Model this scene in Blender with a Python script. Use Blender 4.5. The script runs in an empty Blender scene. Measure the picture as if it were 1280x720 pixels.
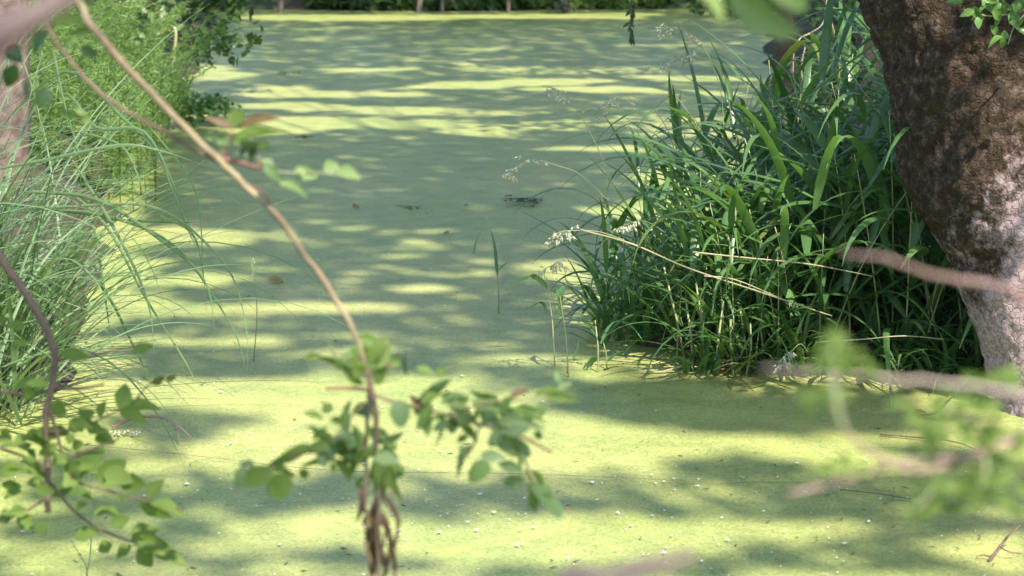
import bpy, math, random
import numpy as np
from mathutils import Vector, Matrix, noise as mnoise

random.seed(7)
RNG = np.random.default_rng(7)
scene = bpy.context.scene
COL = scene.collection

# ------------------------------------------------------------------ camera
FPX = 2567.0                      # focal length in pixels of the 1280 px wide photograph
CAM_H = 1.6
PITCH = math.radians(11.6)
cam_data = bpy.data.cameras.new('camera')
cam_data.sensor_width = 36.0
cam_data.lens = 36.0 * FPX / 1280.0
cam_data.clip_start = 0.05
cam_data.clip_end = 600.0
cam_data.dof.use_dof = True
cam_data.dof.focus_distance = 6.5
cam_data.dof.aperture_fstop = 5.6
cam = bpy.data.objects.new('camera', cam_data)
cam.location = (0, 0, CAM_H)
cam.rotation_euler = (math.radians(90) - PITCH, 0, 0)
COL.objects.link(cam)
scene.camera = cam

# ------------------------------------------------------------------ sky and sun
SUN_EL = math.radians(52)
SUN_AZ = (0.42, -0.907)           # horizontal direction towards the sun: behind the camera, to the right
_l = math.hypot(*SUN_AZ)
SUN = Vector((SUN_AZ[0] / _l * math.cos(SUN_EL), SUN_AZ[1] / _l * math.cos(SUN_EL), math.sin(SUN_EL)))
world = bpy.data.worlds.new('World')
scene.world = world
world.use_nodes = True
wn = world.node_tree
sky = wn.nodes.new('ShaderNodeTexSky')
sky.sky_type = 'NISHITA'
sky.sun_disc = False
sky.sun_elevation = SUN_EL
sky.sun_rotation = math.atan2(SUN.x, SUN.y)
sky.air_density = 1.0
sky.dust_density = 0.7
wn.links.new(sky.outputs[0], wn.nodes['Background'].inputs[0])
wn.nodes['Background'].inputs[1].default_value = 0.15
sun_data = bpy.data.lights.new('sun', 'SUN')
sun_data.energy = 4.3
sun_data.angle = math.radians(0.53)
sun_data.color = (1.0, 0.94, 0.82)
sun = bpy.data.objects.new('sun', sun_data)
sun.rotation_euler = (-SUN).to_track_quat('-Z', 'Y').to_euler()
sun.location = SUN * 40
COL.objects.link(sun)

scene.view_settings.view_transform = 'Standard'
scene.view_settings.look = 'None'
scene.view_settings.gamma = 1.0
scene.view_settings.use_curve_mapping = False
scene.view_settings.exposure = 1.26
scene.cycles.use_denoising = True
scene.cycles.max_bounces = 6
scene.cycles.diffuse_bounces = 4
scene.cycles.glossy_bounces = 2
scene.cycles.transmission_bounces = 4
scene.cycles.sample_clamp_indirect = 6.0

# ------------------------------------------------------------------ helpers
CP, SP = math.cos(PITCH), math.sin(PITCH)

def at(px, py, d):
    """point seen at pixel (px, py) of the photograph, d metres along the view axis"""
    dx, dy = (px - 640) / FPX, (360 - py) / FPX
    return Vector((dx * d, (CP + dy * SP) * d, CAM_H + (-SP + dy * CP) * d))

def on_water(px, py, z=0.0):
    dx, dy = (px - 640) / FPX, (360 - py) / FPX
    dz = -SP + dy * CP
    d = (z - CAM_H) / dz
    return Vector((dx * d, (CP + dy * SP) * d, z))

def to_px(x, y, z=0.0):
    """numpy: world -> pixel"""
    f = y * CP - (z - CAM_H) * SP
    u = y * SP + (z - CAM_H) * CP
    f = np.where(f > 0.05, f, 0.05)
    return 640 + FPX * x / f, 360 - FPX * u / f

def vnoise(x, y, seed=0):
    """numpy value noise, 0..1"""
    xi, yi = np.floor(x).astype(np.int64), np.floor(y).astype(np.int64)
    fx, fy = x - xi, y - yi
    fx, fy = fx * fx * (3 - 2 * fx), fy * fy * (3 - 2 * fy)
    def h(a, b):
        n = (a * 374761393 + b * 668265263 + seed * 1442695041) & 0x7fffffff
        n = ((n ^ (n >> 13)) * 1274126177) & 0x7fffffff
        return ((n ^ (n >> 16)) & 0xffff) / 65535.0
    return (h(xi, yi) * (1 - fx) + h(xi + 1, yi) * fx) * (1 - fy) + (h(xi, yi + 1) * (1 - fx) + h(xi + 1, yi + 1) * fx) * fy

def lerp_list(pts, t):
    return float(np.interp(t, [p[0] for p in pts], [p[1] for p in pts]))

def spline(pts, n=8):
    """Catmull-Rom through points (each a tuple of any length)"""
    P = [np.array(p, float) for p in pts]
    if len(P) < 3:
        return [P[0] + (P[-1] - P[0]) * k / n for k in range(n + 1)]
    P = [2 * P[0] - P[1]] + P + [2 * P[-1] - P[-2]]
    out = []
    for i in range(1, len(P) - 2):
        for k in range(n):
            t = k / n
            out.append(0.5 * (2 * P[i] + (P[i + 1] - P[i - 1]) * t + (2 * P[i - 1] - 5 * P[i] + 4 * P[i + 1] - P[i + 2]) * t * t
                              + (3 * P[i] - P[i - 1] - 3 * P[i + 1] + P[i + 2]) * t ** 3))
    out.append(P[-2])
    return out

class MB:
    """collects geometry in world coordinates; build() links it as one mesh object"""
    def __init__(self):
        self.v, self.f = [], []
    def tube(self, pts, radii, n=6, cap=True):
        pts = [Vector(p[:3]) for p in pts]
        base = len(self.v)
        prev = None
        for i, p in enumerate(pts):
            t = (pts[min(i + 1, len(pts) - 1)] - pts[max(i - 1, 0)])
            t = t.normalized() if t.length > 1e-9 else Vector((0, 0, 1))
            if prev is None:
                a = t.cross(Vector((0, 0, 1)))
                if a.length < 1e-3:
                    a = t.cross(Vector((1, 0, 0)))
            else:
                a = prev - t * prev.dot(t)
            a.normalize()
            prev = a
            b = t.cross(a)
            r = radii[i] if hasattr(radii, '__len__') else radii
            for k in range(n):
                an = 2 * math.pi * k / n
                self.v.append(p + a * (r * math.cos(an)) + b * (r * math.sin(an)))
        for i in range(len(pts) - 1):
            for k in range(n):
                self.f.append((base + i * n + k, base + i * n + (k + 1) % n, base + (i + 1) * n + (k + 1) % n, base + (i + 1) * n + k))
        if cap:
            self.f.append(tuple(base + k for k in range(n))[::-1])
            self.f.append(tuple(base + (len(pts) - 1) * n + k for k in range(n)))
        return self
    def ribbon(self, pts, widths, sides, fold=0.25):
        base = len(self.v)
        m = len(pts)
        for i, p in enumerate(pts):
            t = (pts[min(i + 1, m - 1)] - pts[max(i - 1, 0)]).normalized()
            s = sides[i] if isinstance(sides, list) else sides
            s = (s - t * s.dot(t)).normalized()
            nrm = s.cross(t)
            w = widths[i] * 0.5
            self.v += [p - s * w + nrm * (w * fold), p.copy(), p + s * w + nrm * (w * fold)]
        for i in range(m - 1):
            a = base + i * 3
            self.f += [(a, a + 1, a + 4, a + 3), (a + 1, a + 2, a + 5, a + 4)]
        return self
    def spindle(self, p, d, ln, r, n=4):
        """small seed or bud shape"""
        d = d.normalized()
        a = d.cross(Vector((0.3, 0.2, 1)))
        a.normalize()
        b = d.cross(a)
        base = len(self.v)
        self.v.append(p.copy())
        for k in range(n):
            an = 2 * math.pi * k / n
            self.v.append(p + d * (ln * 0.4) + a * (r * math.cos(an)) + b * (r * math.sin(an)))
        self.v.append(p + d * ln)
        for k in range(n):
            k2 = (k + 1) % n
            self.f += [(base, base + 1 + k, base + 1 + k2), (base + n + 1, base + 1 + k2, base + 1 + k)]
        return self
    def build(self, name, mat, parent=None, smooth=True):
        off = parent_world(parent)
        me = bpy.data.meshes.new(name)
        me.from_pydata([tuple(v - off) for v in self.v], [], self.f)
        if smooth:
            me.polygons.foreach_set('use_smooth', [True] * len(me.polygons))
        me.materials.append(mat)
        return link(name, me, parent)

def parent_world(o):
    p = Vector((0, 0, 0))
    while o is not None:
        p = p + o.location
        o = o.parent
    return p

def link(name, data, parent=None):
    o = bpy.data.objects.new(name, data)
    COL.objects.link(o)
    if parent is not None:
        o.parent = parent
    return o

def np_mesh(name, V, F, mat, parent=None, smooth=False):
    """V (n,3) world coordinates, F (m,4) quads"""
    off = parent_world(parent)
    V = V - np.array(off)[None]
    me = bpy.data.meshes.new(name)
    me.vertices.add(len(V))
    me.vertices.foreach_set('co', V.astype(np.float32).ravel())
    k = F.shape[1]
    me.loops.add(F.size)
    me.loops.foreach_set('vertex_index', F.astype(np.int32).ravel())
    me.polygons.add(len(F))
    me.polygons.foreach_set('loop_start', np.arange(0, F.size, k, dtype=np.int32))
    me.polygons.foreach_set('loop_total', np.full(len(F), k, dtype=np.int32))
    if smooth:
        me.polygons.foreach_set('use_smooth', np.ones(len(F), dtype=bool))
    me.update(calc_edges=True)
    me.validate()
    me.materials.append(mat)
    return link(name, me, parent)

def tag(o, label=None, cat=None, group=None, kind=None):
    if label: o['label'] = label
    if cat: o['category'] = cat
    if group: o['group'] = group
    if kind: o['kind'] = kind
    return o

def thing(name, label, cat, loc, group=None):
    o = link(name, None)
    o.location = loc
    return tag(o, label, cat, group)

# ------------------------------------------------------------------ materials
def new_mat(name):
    m = bpy.data.materials.new(name)
    m.use_nodes = True
    nt = m.node_tree
    bs = nt.nodes['Principled BSDF']
    return m, nt, bs

def ramp(nt, stops):
    r = nt.nodes.new('ShaderNodeValToRGB')
    el = r.color_ramp.elements
    while len(el) < len(stops):
        el.new(0.5)
    for e, (p, c) in zip(el, stops):
        e.position = p
        e.color = (*c, 1)
    return r

def noise_tex(nt, scale, detail=4, rough=0.55, vec=None):
    n = nt.nodes.new('ShaderNodeTexNoise')
    n.inputs['Scale'].default_value = scale
    n.inputs['Detail'].default_value = detail
    n.inputs['Roughness'].default_value = rough
    if vec is not None:
        nt.links.new(vec, n.inputs['Vector'])
    return n

def mixc(nt, fac, a, b, mode='MIX'):
    m = nt.nodes.new('ShaderNodeMix')
    m.data_type = 'RGBA'
    m.blend_type = mode
    for sock, val in ((m.inputs[0], fac), (m.inputs[6], a), (m.inputs[7], b)):
        if isinstance(val, (int, float)):
            sock.default_value = val
        elif isinstance(val, tuple):
            sock.default_value = (*val, 1)
        else:
            nt.links.new(val, sock)
    return m.outputs[2]

def foliage(name, c1, c2, rough=0.45, transl=0.35, spec=0.5, vein=30):
    m, nt, bs = new_mat(name)
    oi = nt.nodes.new('ShaderNodeObjectInfo')
    ge = nt.nodes.new('ShaderNodeNewGeometry')
    add = nt.nodes.new('ShaderNodeMath'); add.operation = 'ADD'
    nt.links.new(oi.outputs['Random'], add.inputs[0])
    nt.links.new(ge.outputs['Random Per Island'], add.inputs[1])
    fr = nt.nodes.new('ShaderNodeMath'); fr.operation = 'FRACT'
    nt.links.new(add.outputs[0], fr.inputs[0])
    tc = nt.nodes.new('ShaderNodeTexCoord')
    nz = noise_tex(nt, vein, 3, 0.6, tc.outputs['Object'])
    base = mixc(nt, fr.outputs[0], c1, c2)
    dk = mixc(nt, 1.0, base, (0.72, 0.75, 0.7), 'MULTIPLY')
    col = mixc(nt, nz.outputs[0], dk, base)
    nt.links.new(col, bs.inputs['Base Color'])
    bs.inputs['Roughness'].default_value = rough
    bs.inputs['Specular IOR Level'].default_value = spec
    tr = nt.nodes.new('ShaderNodeBsdfTranslucent')
    tcol = mixc(nt, 1.0, col, (1.25, 1.35, 0.6), 'MULTIPLY')
    nt.links.new(tcol, tr.inputs['Color'])
    mx = nt.nodes.new('ShaderNodeMixShader')
    mx.inputs[0].default_value = transl
    nt.links.new(bs.outputs[0], mx.inputs[1])
    nt.links.new(tr.outputs[0], mx.inputs[2])
    nt.links.new(mx.outputs[0], nt.nodes['Material Output'].inputs[0])
    return m

def woody(name, c1, c2, scale=40, rough=0.7, bump=0.3, dist=0.002):
    m, nt, bs = new_mat(name)
    tc = nt.nodes.new('ShaderNodeTexCoord')
    nz = noise_tex(nt, scale, 5, 0.6, tc.outputs['Object'])
    r = ramp(nt, [(0.32, c1), (0.68, c2)])
    nt.links.new(nz.outputs[0], r.inputs[0])
    nt.links.new(r.outputs[0], bs.inputs['Base Color'])
    bs.inputs['Roughness'].default_value = rough
    b = nt.nodes.new('ShaderNodeBump')
    b.inputs['Strength'].default_value = bump
    b.inputs['Distance'].default_value = dist
    nt.links.new(nz.outputs[0], b.inputs['Height'])
    nt.links.new(b.outputs[0], bs.inputs['Normal'])
    return m

M = {}
M['reed'] = foliage('reed_green', (0.08, 0.175, 0.055), (0.165, 0.295, 0.1), 0.3, 0.4, 0.7)
M['reed_yellow'] = foliage('reed_yellow_green', (0.13, 0.2, 0.05), (0.26, 0.28, 0.09), 0.45, 0.35)
M['culm'] = foliage('reed_stalk', (0.26, 0.3, 0.1), (0.46, 0.45, 0.22), 0.5, 0.15)
M['sedge'] = foliage('sedge_green', (0.13, 0.23, 0.09), (0.3, 0.4, 0.23), 0.32, 0.35, 0.7)
M['straw'] = foliage('dry_straw', (0.42, 0.36, 0.2), (0.5, 0.44, 0.28), 0.6, 0.2)
M['seed'] = foliage('pale_seed', (0.6, 0.57, 0.45), (0.76, 0.73, 0.62), 0.6, 0.35)
M['feather'] = foliage('feathery_green', (0.17, 0.29, 0.07), (0.3, 0.42, 0.14), 0.5, 0.45)
M['leaf'] = foliage('shrub_leaf', (0.15, 0.24, 0.05), (0.24, 0.33, 0.08), 0.5, 0.48, 0.35)
M['leaf_olive'] = foliage('olive_green_leaf', (0.15, 0.23, 0.05), (0.24, 0.33, 0.08), 0.6, 0.45, 0.25)
M['leaf_grey'] = foliage('grey_green_leaf', (0.16, 0.26, 0.095), (0.27, 0.36, 0.15), 0.45, 0.45)
M['leaf_pale'] = foliage('pale_green_leaf', (0.22, 0.33, 0.1), (0.3, 0.4, 0.14), 0.5, 0.4)
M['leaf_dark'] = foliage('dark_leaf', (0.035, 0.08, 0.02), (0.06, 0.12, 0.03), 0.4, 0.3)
M['leaf_dry'] = foliage('withered_leaf', (0.15, 0.09, 0.05), (0.28, 0.18, 0.1), 0.65, 0.3)
M['canopy'] = foliage('tree_leaf', (0.05, 0.1, 0.025), (0.085, 0.14, 0.035), 0.45, 0.3)
M['ivy'] = foliage('ivy_leaf', (0.09, 0.2, 0.04), (0.16, 0.28, 0.06), 0.35, 0.35)
M['twig_tan'] = woody('tan_twig_bark', (0.12, 0.08, 0.042), (0.37, 0.3, 0.16), 13, 0.7, 0.5, 0.003)
M['strand'] = woody('withered_strand', (0.1, 0.06, 0.035), (0.26, 0.17, 0.09), 60)
M['twig_brown'] = woody('brown_twig_bark', (0.1, 0.065, 0.04), (0.2, 0.13, 0.08), 30)
M['twig_pink'] = woody('reddish_stem', (0.2, 0.1, 0.085), (0.36, 0.25, 0.2), 14, 0.6)
M['twig_pale'] = woody('pale_pink_stem', (0.42, 0.27, 0.23), (0.5, 0.45, 0.34), 10, 0.55)
M['twig_green'] = woody('green_stem', (0.2, 0.24, 0.1), (0.36, 0.34, 0.2), 25, 0.55)
M['twig_red'] = woody('dark_red_stalk', (0.14, 0.05, 0.035), (0.24, 0.1, 0.07), 30, 0.55)
M['root'] = woody('pale_root', (0.3, 0.22, 0.15), (0.45, 0.34, 0.25), 40)
M['dark_bark'] = woody('dark_bark', (0.03, 0.02, 0.014), (0.09, 0.06, 0.045), 14, 0.85, 0.8, 0.01)
M['far_bark'] = woody('far_stem_bark', (0.1, 0.075, 0.05), (0.24, 0.18, 0.12), 10, 0.85, 0.6, 0.01)
M['pink_bark'] = woody('pinkish_bark', (0.07, 0.045, 0.035), (0.24, 0.165, 0.14), 16, 0.85, 0.8, 0.012)
M['weed'] = woody('dark_pond_weed', (0.07, 0.09, 0.055), (0.14, 0.16, 0.09), 60, 0.5)
M['dead_leaf'] = foliage('fallen_leaf', (0.36, 0.22, 0.06), (0.45, 0.32, 0.1), 0.6, 0.2)

def petal_mat():
    m, nt, bs = new_mat('white_petal')
    bs.inputs['Base Color'].default_value = (0.8, 0.79, 0.74, 1)
    bs.inputs['Roughness'].default_value = 0.5
    return m
M['petal'] = petal_mat()

def duckweed_mat():
    m, nt, bs = new_mat('duckweed')
    tc = nt.nodes.new('ShaderNodeTexCoord')
    o = tc.outputs['Object']
    big = noise_tex(nt, 0.9, 5, 0.6, o)
    mid = noise_tex(nt, 7.0, 5, 0.65, o)
    vo = nt.nodes.new('ShaderNodeTexVoronoi')
    vo.inputs['Scale'].default_value = 170.0
    nt.links.new(o, vo.inputs['Vector'])
    r1 = ramp(nt, [(0.3, (0.31, 0.365, 0.115)), (0.5, (0.365, 0.39, 0.135)), (0.72, (0.42, 0.415, 0.155))])
    nt.links.new(big.outputs[0], r1.inputs[0])
    r2 = ramp(nt, [(0.3, (0.78, 0.82, 0.78)), (0.7, (1.13, 1.11, 1.06))])
    nt.links.new(mid.outputs[0], r2.inputs[0])
    c = mixc(nt, 1.0, r1.outputs[0], r2.outputs[0], 'MULTIPLY')
    sep = nt.nodes.new('ShaderNodeSeparateColor')
    nt.links.new(vo.outputs['Color'], sep.inputs[0])
    r3 = ramp(nt, [(0.0, (0.72, 0.76, 0.7)), (0.5, (1.0, 1.0, 1.0)), (1.0, (1.18, 1.16, 1.2))])
    nt.links.new(sep.outputs[0], r3.inputs[0])
    c = mixc(nt, 1.0, c, r3.outputs[0], 'MULTIPLY')
    mp = nt.nodes.new('ShaderNodeMapping')
    mp.inputs['Scale'].default_value = (1.0, 2.6, 1.0)
    mp.inputs['Rotation'].default_value = (0, 0, 0.35)
    nt.links.new(o, mp.inputs['Vector'])
    seam = noise_tex(nt, 2.4, 6, 0.7, mp.outputs[0])
    seam.inputs['Distortion'].default_value = 1.2
    rs = ramp(nt, [(0.36, (0.84, 0.88, 0.84)), (0.47, (1, 1, 1)), (0.53, (1, 1, 1)), (0.66, (1.08, 1.04, 0.95))])
    nt.links.new(seam.outputs[0], rs.inputs[0])
    c = mixc(nt, 1.0, c, rs.outputs[0], 'MULTIPLY')
    # dark gaps of open water between the fronds
    gap = noise_tex(nt, 38.0, 4, 0.75, o)
    rg = ramp(nt, [(0.64, (0, 0, 0)), (0.69, (1, 1, 1))])
    nt.links.new(gap.outputs[0], rg.inputs[0])
    c = mixc(nt, rg.outputs[0], c, (0.08, 0.11, 0.05))
    nt.links.new(c, bs.inputs['Base Color'])
    bs.inputs['Roughness'].default_value = 0.36
    bs.inputs['IOR'].default_value = 1.33
    bs.inputs['Specular IOR Level'].default_value = 0.5
    b1 = nt.nodes.new('ShaderNodeBump')
    b1.inputs['Strength'].default_value = 0.5
    b1.inputs['Distance'].default_value = 0.002
    nt.links.new(vo.outputs['Distance'], b1.inputs['Height'])
    b1.invert = True
    b2 = nt.nodes.new('ShaderNodeBump')
    b2.inputs['Strength'].default_value = 0.25
    b2.inputs['Distance'].default_value = 0.01
    nt.links.new(mid.outputs[0], b2.inputs['Height'])
    nt.links.new(b1.outputs[0], b2.inputs['Normal'])
    nt.links.new(b2.outputs[0], bs.inputs['Normal'])
    return m
M['duckweed'] = duckweed_mat()

def soil_mat():
    m, nt, bs = new_mat('bank_soil')
    tc = nt.nodes.new('ShaderNodeTexCoord')
    a = noise_tex(nt, 1.3, 5, 0.6, tc.outputs['Object'])
    b = noise_tex(nt, 22, 5, 0.7, tc.outputs['Object'])
    r1 = ramp(nt, [(0.35, (0.035, 0.024, 0.016)), (0.6, (0.085, 0.058, 0.042))])
    nt.links.new(b.outputs[0], r1.inputs[0])
    r2 = ramp(nt, [(0.42, (0, 0, 0)), (0.6, (1, 1, 1))])
    nt.links.new(a.outputs[0], r2.inputs[0])
    c = mixc(nt, r2.outputs[0], r1.outputs[0], (0.05, 0.075, 0.025))
    nt.links.new(c, bs.inputs['Base Color'])
    bs.inputs['Roughness'].default_value = 0.9
    bp = nt.nodes.new('ShaderNodeBump')
    bp.inputs['Strength'].default_value = 0.8
    bp.inputs['Distance'].default_value = 0.03
    nt.links.new(b.outputs[0], bp.inputs['Height'])
    nt.links.new(bp.outputs[0], bs.inputs['Normal'])
    return m
M['soil'] = soil_mat()

def bark_mat():
    m, nt, bs = new_mat('old_trunk_bark')
    tc = nt.nodes.new('ShaderNodeTexCoord')
    o = tc.outputs['Object']
    warp = noise_tex(nt, 9, 3, 0.6, o)
    wv = nt.nodes.new('ShaderNodeVectorMath'); wv.operation = 'MULTIPLY_ADD'
    nt.links.new(warp.outputs['Color'], wv.inputs[0])
    wv.inputs[1].default_value = (0.14, 0.14, 0.12)
    nt.links.new(o, wv.inputs[2])
    vo = nt.nodes.new('ShaderNodeTexVoronoi')
    vo.feature = 'DISTANCE_TO_EDGE'
    vo.inputs['Scale'].default_value = 34
    nt.links.new(wv.outputs[0], vo.inputs['Vector'])
    fine = noise_tex(nt, 60, 6, 0.7, o)
    big = noise_tex(nt, 5, 6, 0.75, o)
    plate = ramp(nt, [(0.25, (0.2, 0.135, 0.125)), (0.5, (0.36, 0.265, 0.26)), (0.75, (0.5, 0.4, 0.4))])
    nt.links.new(fine.outputs[0], plate.inputs[0])
    crack = ramp(nt, [(0.0, (0.5, 0.45, 0.43)), (0.03, (0.85, 0.82, 0.8)), (0.1, (1, 1, 1))])
    nt.links.new(vo.outputs[0], crack.inputs[0])
    c = mixc(nt, 1.0, plate.outputs[0], crack.outputs[0], 'MULTIPLY')
    # brown and green moss plus painted shade, darkening the upper left side
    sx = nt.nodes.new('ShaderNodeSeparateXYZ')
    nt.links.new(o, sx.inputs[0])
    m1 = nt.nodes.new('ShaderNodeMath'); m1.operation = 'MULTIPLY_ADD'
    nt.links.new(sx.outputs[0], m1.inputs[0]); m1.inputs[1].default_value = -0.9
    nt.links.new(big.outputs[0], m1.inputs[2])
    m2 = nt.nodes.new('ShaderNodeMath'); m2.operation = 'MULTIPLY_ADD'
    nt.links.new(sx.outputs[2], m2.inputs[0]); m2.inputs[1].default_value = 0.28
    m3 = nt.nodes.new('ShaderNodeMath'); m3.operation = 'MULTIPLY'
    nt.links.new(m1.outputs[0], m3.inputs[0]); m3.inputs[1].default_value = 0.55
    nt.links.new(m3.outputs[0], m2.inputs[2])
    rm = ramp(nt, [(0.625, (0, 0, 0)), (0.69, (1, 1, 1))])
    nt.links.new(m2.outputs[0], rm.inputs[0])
    moss_shade = ramp(nt, [(0.35, (0.016, 0.01, 0.006)), (0.52, (0.045, 0.029, 0.015)), (0.64, (0.13, 0.09, 0.07)), (0.78, (0.09, 0.085, 0.03))])
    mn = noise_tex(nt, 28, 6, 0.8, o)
    nt.links.new(mn.outputs[0], moss_shade.inputs[0])
    c = mixc(nt, rm.outputs[0], c, moss_shade.outputs[0])
    nt.links.new(c, bs.inputs['Base Color'])
    bs.inputs['Roughness'].default_value = 0.75
    bs.inputs['Specular IOR Level'].default_value = 0.2
    b1 = nt.nodes.new('ShaderNodeBump'); b1.inputs['Strength'].default_value = 0.45; b1.inputs['Distance'].default_value = 0.012
    rc = ramp(nt, [(0.0, (0, 0, 0)), (0.12, (1, 1, 1))])
    nt.links.new(vo.outputs[0], rc.inputs[0])
    nt.links.new(rc.outputs[0], b1.inputs['Height'])
    b2 = nt.nodes.new('ShaderNodeBump'); b2.inputs['Strength'].default_value = 0.8; b2.inputs['Distance'].default_value = 0.008
    nt.links.new(fine.outputs[0], b2.inputs['Height'])
    nt.links.new(b1.outputs[0], b2.inputs['Normal'])
    nt.links.new(b2.outputs[0], bs.inputs['Normal'])
    return m
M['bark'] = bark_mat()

# ------------------------------------------------------------------ ground and pond
LEFT_EDGE = [(3.6, -2.1), (5.0, -1.75), (5.8, -1.6), (6.5, -1.4), (8, -1.65), (10, -1.95), (12, -2.2), (16, -2.5), (20, -3.0), (24, -3.4)]
RIGHT_EDGE = [(3.6, 2.1), (5.3, 2.1), (6.1, 1.95), (6.4, 1.5), (6.58, 1.05), (6.8, 0.45), (7.4, 0.38), (9, 0.75), (12, 1.5), (14, 1.75), (24, 3.0)]
NEAR_Y, FAR_Y = 3.7, 23.6

def inside_pond(x, y):
    """signed margin in metres, positive inside the pond"""
    l = np.interp(y, [p[0] for p in LEFT_EDGE], [p[1] for p in LEFT_EDGE])
    r = np.interp(y, [p[0] for p in RIGHT_EDGE], [p[1] for p in RIGHT_EDGE])
    return np.minimum(np.minimum(x - l, r - x), np.minimum(y - NEAR_Y, FAR_Y - y))

def ground_z(x, y):
    x, y = np.asarray(x, float), np.asarray(y, float)
    s = -inside_pond(x, y) + (vnoise(x * 2.1, y * 2.1, 3) - 0.5) * 0.22
    z = np.where(s < 0, np.maximum(s * 0.9, -0.4), 0.34 * (1 - np.exp(-np.maximum(s, 0) * 2.2)))
    z = z + np.where(s > 0, (vnoise(x * 3, y * 3, 5) - 0.5) * 0.09 + (vnoise(x * .35, y * .35, 8) - 0.4) * 0.3 * (1 - np.exp(-np.maximum(s, 0) * .4)), 0)
    return z

def build_ground():
    xs = np.concatenate([np.array([-260, -120, -60, -30, -18, -12, -9, -7]), np.arange(-6, 6.01, 0.12), np.array([7, 9, 12, 18, 30, 60, 120, 260])])
    ys = np.concatenate([np.array([-120, -50, -20, -10, -5, -2, 0, 1]), np.arange(2, 27.01, 0.12), np.array([28, 30, 33, 40, 55, 90, 160, 300])])
    X, Y = np.meshgrid(xs, ys)
    Z = ground_z(X, Y)
    V = np.stack([X, Y, Z], -1).reshape(-1, 3)
    nx, ny = len(xs), len(ys)
    i = np.arange(nx - 1)[None] + np.arange(ny - 1)[:, None] * nx
    F = np.stack([i, i + 1, i + nx + 1, i + nx], -1).reshape(-1, 4)
    tag(np_mesh('ground', V, F, M['soil'], smooth=True), 'brown soil banks around the duckweed pond', kind='structure')
build_ground()

def build_pond():
    xs = np.arange(-4.6, 4.61, 0.1)
    ys = np.arange(3.0, 24.6, 0.1)
    X, Y = np.meshgrid(xs, ys)
    Z = (vnoise(X * 3, Y * 3, 11) - 0.5) * 0.004
    V = np.stack([X, Y, Z], -1).reshape(-1, 3)
    nx, ny = len(xs), len(ys)
    i = np.arange(nx - 1)[None] + np.arange(ny - 1)[:, None] * nx
    F = np.stack([i, i + 1, i + nx + 1, i + nx], -1).reshape(-1, 4)
    tag(np_mesh('pond', V, F, M['duckweed'], smooth=True), 'still pond covered by a pale green film of duckweed', kind='structure')
build_pond()

# ------------------------------------------------------------------ where sun reaches the water: drives where the tree crowns are open
LIT = [  # (cx, cy, rx, ry) in photograph pixels on the water, y < 465: sun patches in shade
    (430, 22, 170, 4), (620, 21, 130, 3), (740, 20, 60, 4), (380, 36, 70, 3), (400, 50, 70, 5), (490, 57, 34, 3), (640, 62, 46, 3), (560, 76, 60, 5), (615, 83, 46, 4),
    (450, 87, 46, 4), (720, 88, 100, 5), (700, 103, 66, 4), (770, 112, 100, 5), (860, 98, 70, 5), (890, 116, 60, 5), (600, 107, 60, 5), (390, 117, 110, 5), (320, 112, 60, 6),
    (340, 132, 70, 5), (460, 137, 70, 4), (560, 142, 66, 5), (365, 156, 80, 13), (500, 155, 90, 5), (625, 161, 70, 9), (730, 156, 90, 9),
    (805, 150, 80, 9), (870, 166, 70, 7), (820, 186, 60, 4),
    (180, 298, 110, 12), (430, 275, 60, 3), (485, 292, 56, 4), (350, 308, 70, 5), (540, 312, 66, 4), (668, 312, 40, 6), (620, 338, 40, 4), (572, 358, 44, 6),
    (240, 350, 110, 9), (390, 381, 130, 8), (250, 386, 80, 10), (160, 330, 80, 12), (600, 402, 44, 4), (290, 430, 90, 9), (430, 420, 80, 4), (650, 436, 46, 5), (700, 400, 30, 4),
    (745, 402, 50, 5), (700, 455, 70, 9), (400, 447, 100, 7), (200, 425, 90, 8), (480, 440, 60, 4), (640, 456, 40, 4), (600, 425, 50, 3), (120, 380, 100, 20),
    (40, 300, 120, 60), (20, 420, 120, 60), (60, 200, 90, 24), (-60, 250, 120, 110), (150, 140, 120, 16), (230, 90, 60, 10), (120, 100, 80, 12),
    (760, 330, 60, 30), (850, 380, 110, 60), (980, 330, 110, 70), (900, 250, 120, 50), (1100, 300, 70, 50), (1000, 180, 80, 30), (800, 300, 60, 20), (900, 330, 50, 18), (1000, 270, 40, 10), (930, 420, 50, 22), (830, 240, 60, 16), (960, 200, 50, 8), (1060, 360, 26, 12), (1150, 330, 26, 12),
]
SHADE = [  # y > 465: shade patches in sun
    (590, 458, 100, 15), (650, 480, 60, 6), (960, 508, 250, 26), (1060, 522, 190, 24), (870, 498, 150, 22), (790, 500, 60, 9), (1180, 500, 90, 26), (760, 484, 60, 8),
    (265, 533, 90, 23), (195, 520, 60, 14), (280, 618, 190, 22), (640, 616, 270, 21), (420, 606, 100, 10), (150, 655, 150, 18), (380, 694, 230, 13), (110, 600, 110, 24), (200, 570, 60, 8),
    (875, 580, 90, 9), (1010, 624, 170, 20), (1210, 620, 130, 50), (1110, 668, 90, 10), (1120, 694, 190, 20), (690, 712, 100, 12), (900, 708, 90, 10), (1135, 568, 66, 6), (60, 700, 60, 12), (1250, 575, 50, 16),
    (1000, 532, 190, 15), (960, 596, 120, 7), (820, 600, 80, 7), (520, 700, 60, 8),
]

LIT.append((870, 445, 90, 26))
LIT = [(cx, cy, rx * (1.6 if ry < 7 and 170 < cy < 460 else 1.2 if ry < 7 else 1.0), ry) for cx, cy, rx, ry in LIT]

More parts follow.
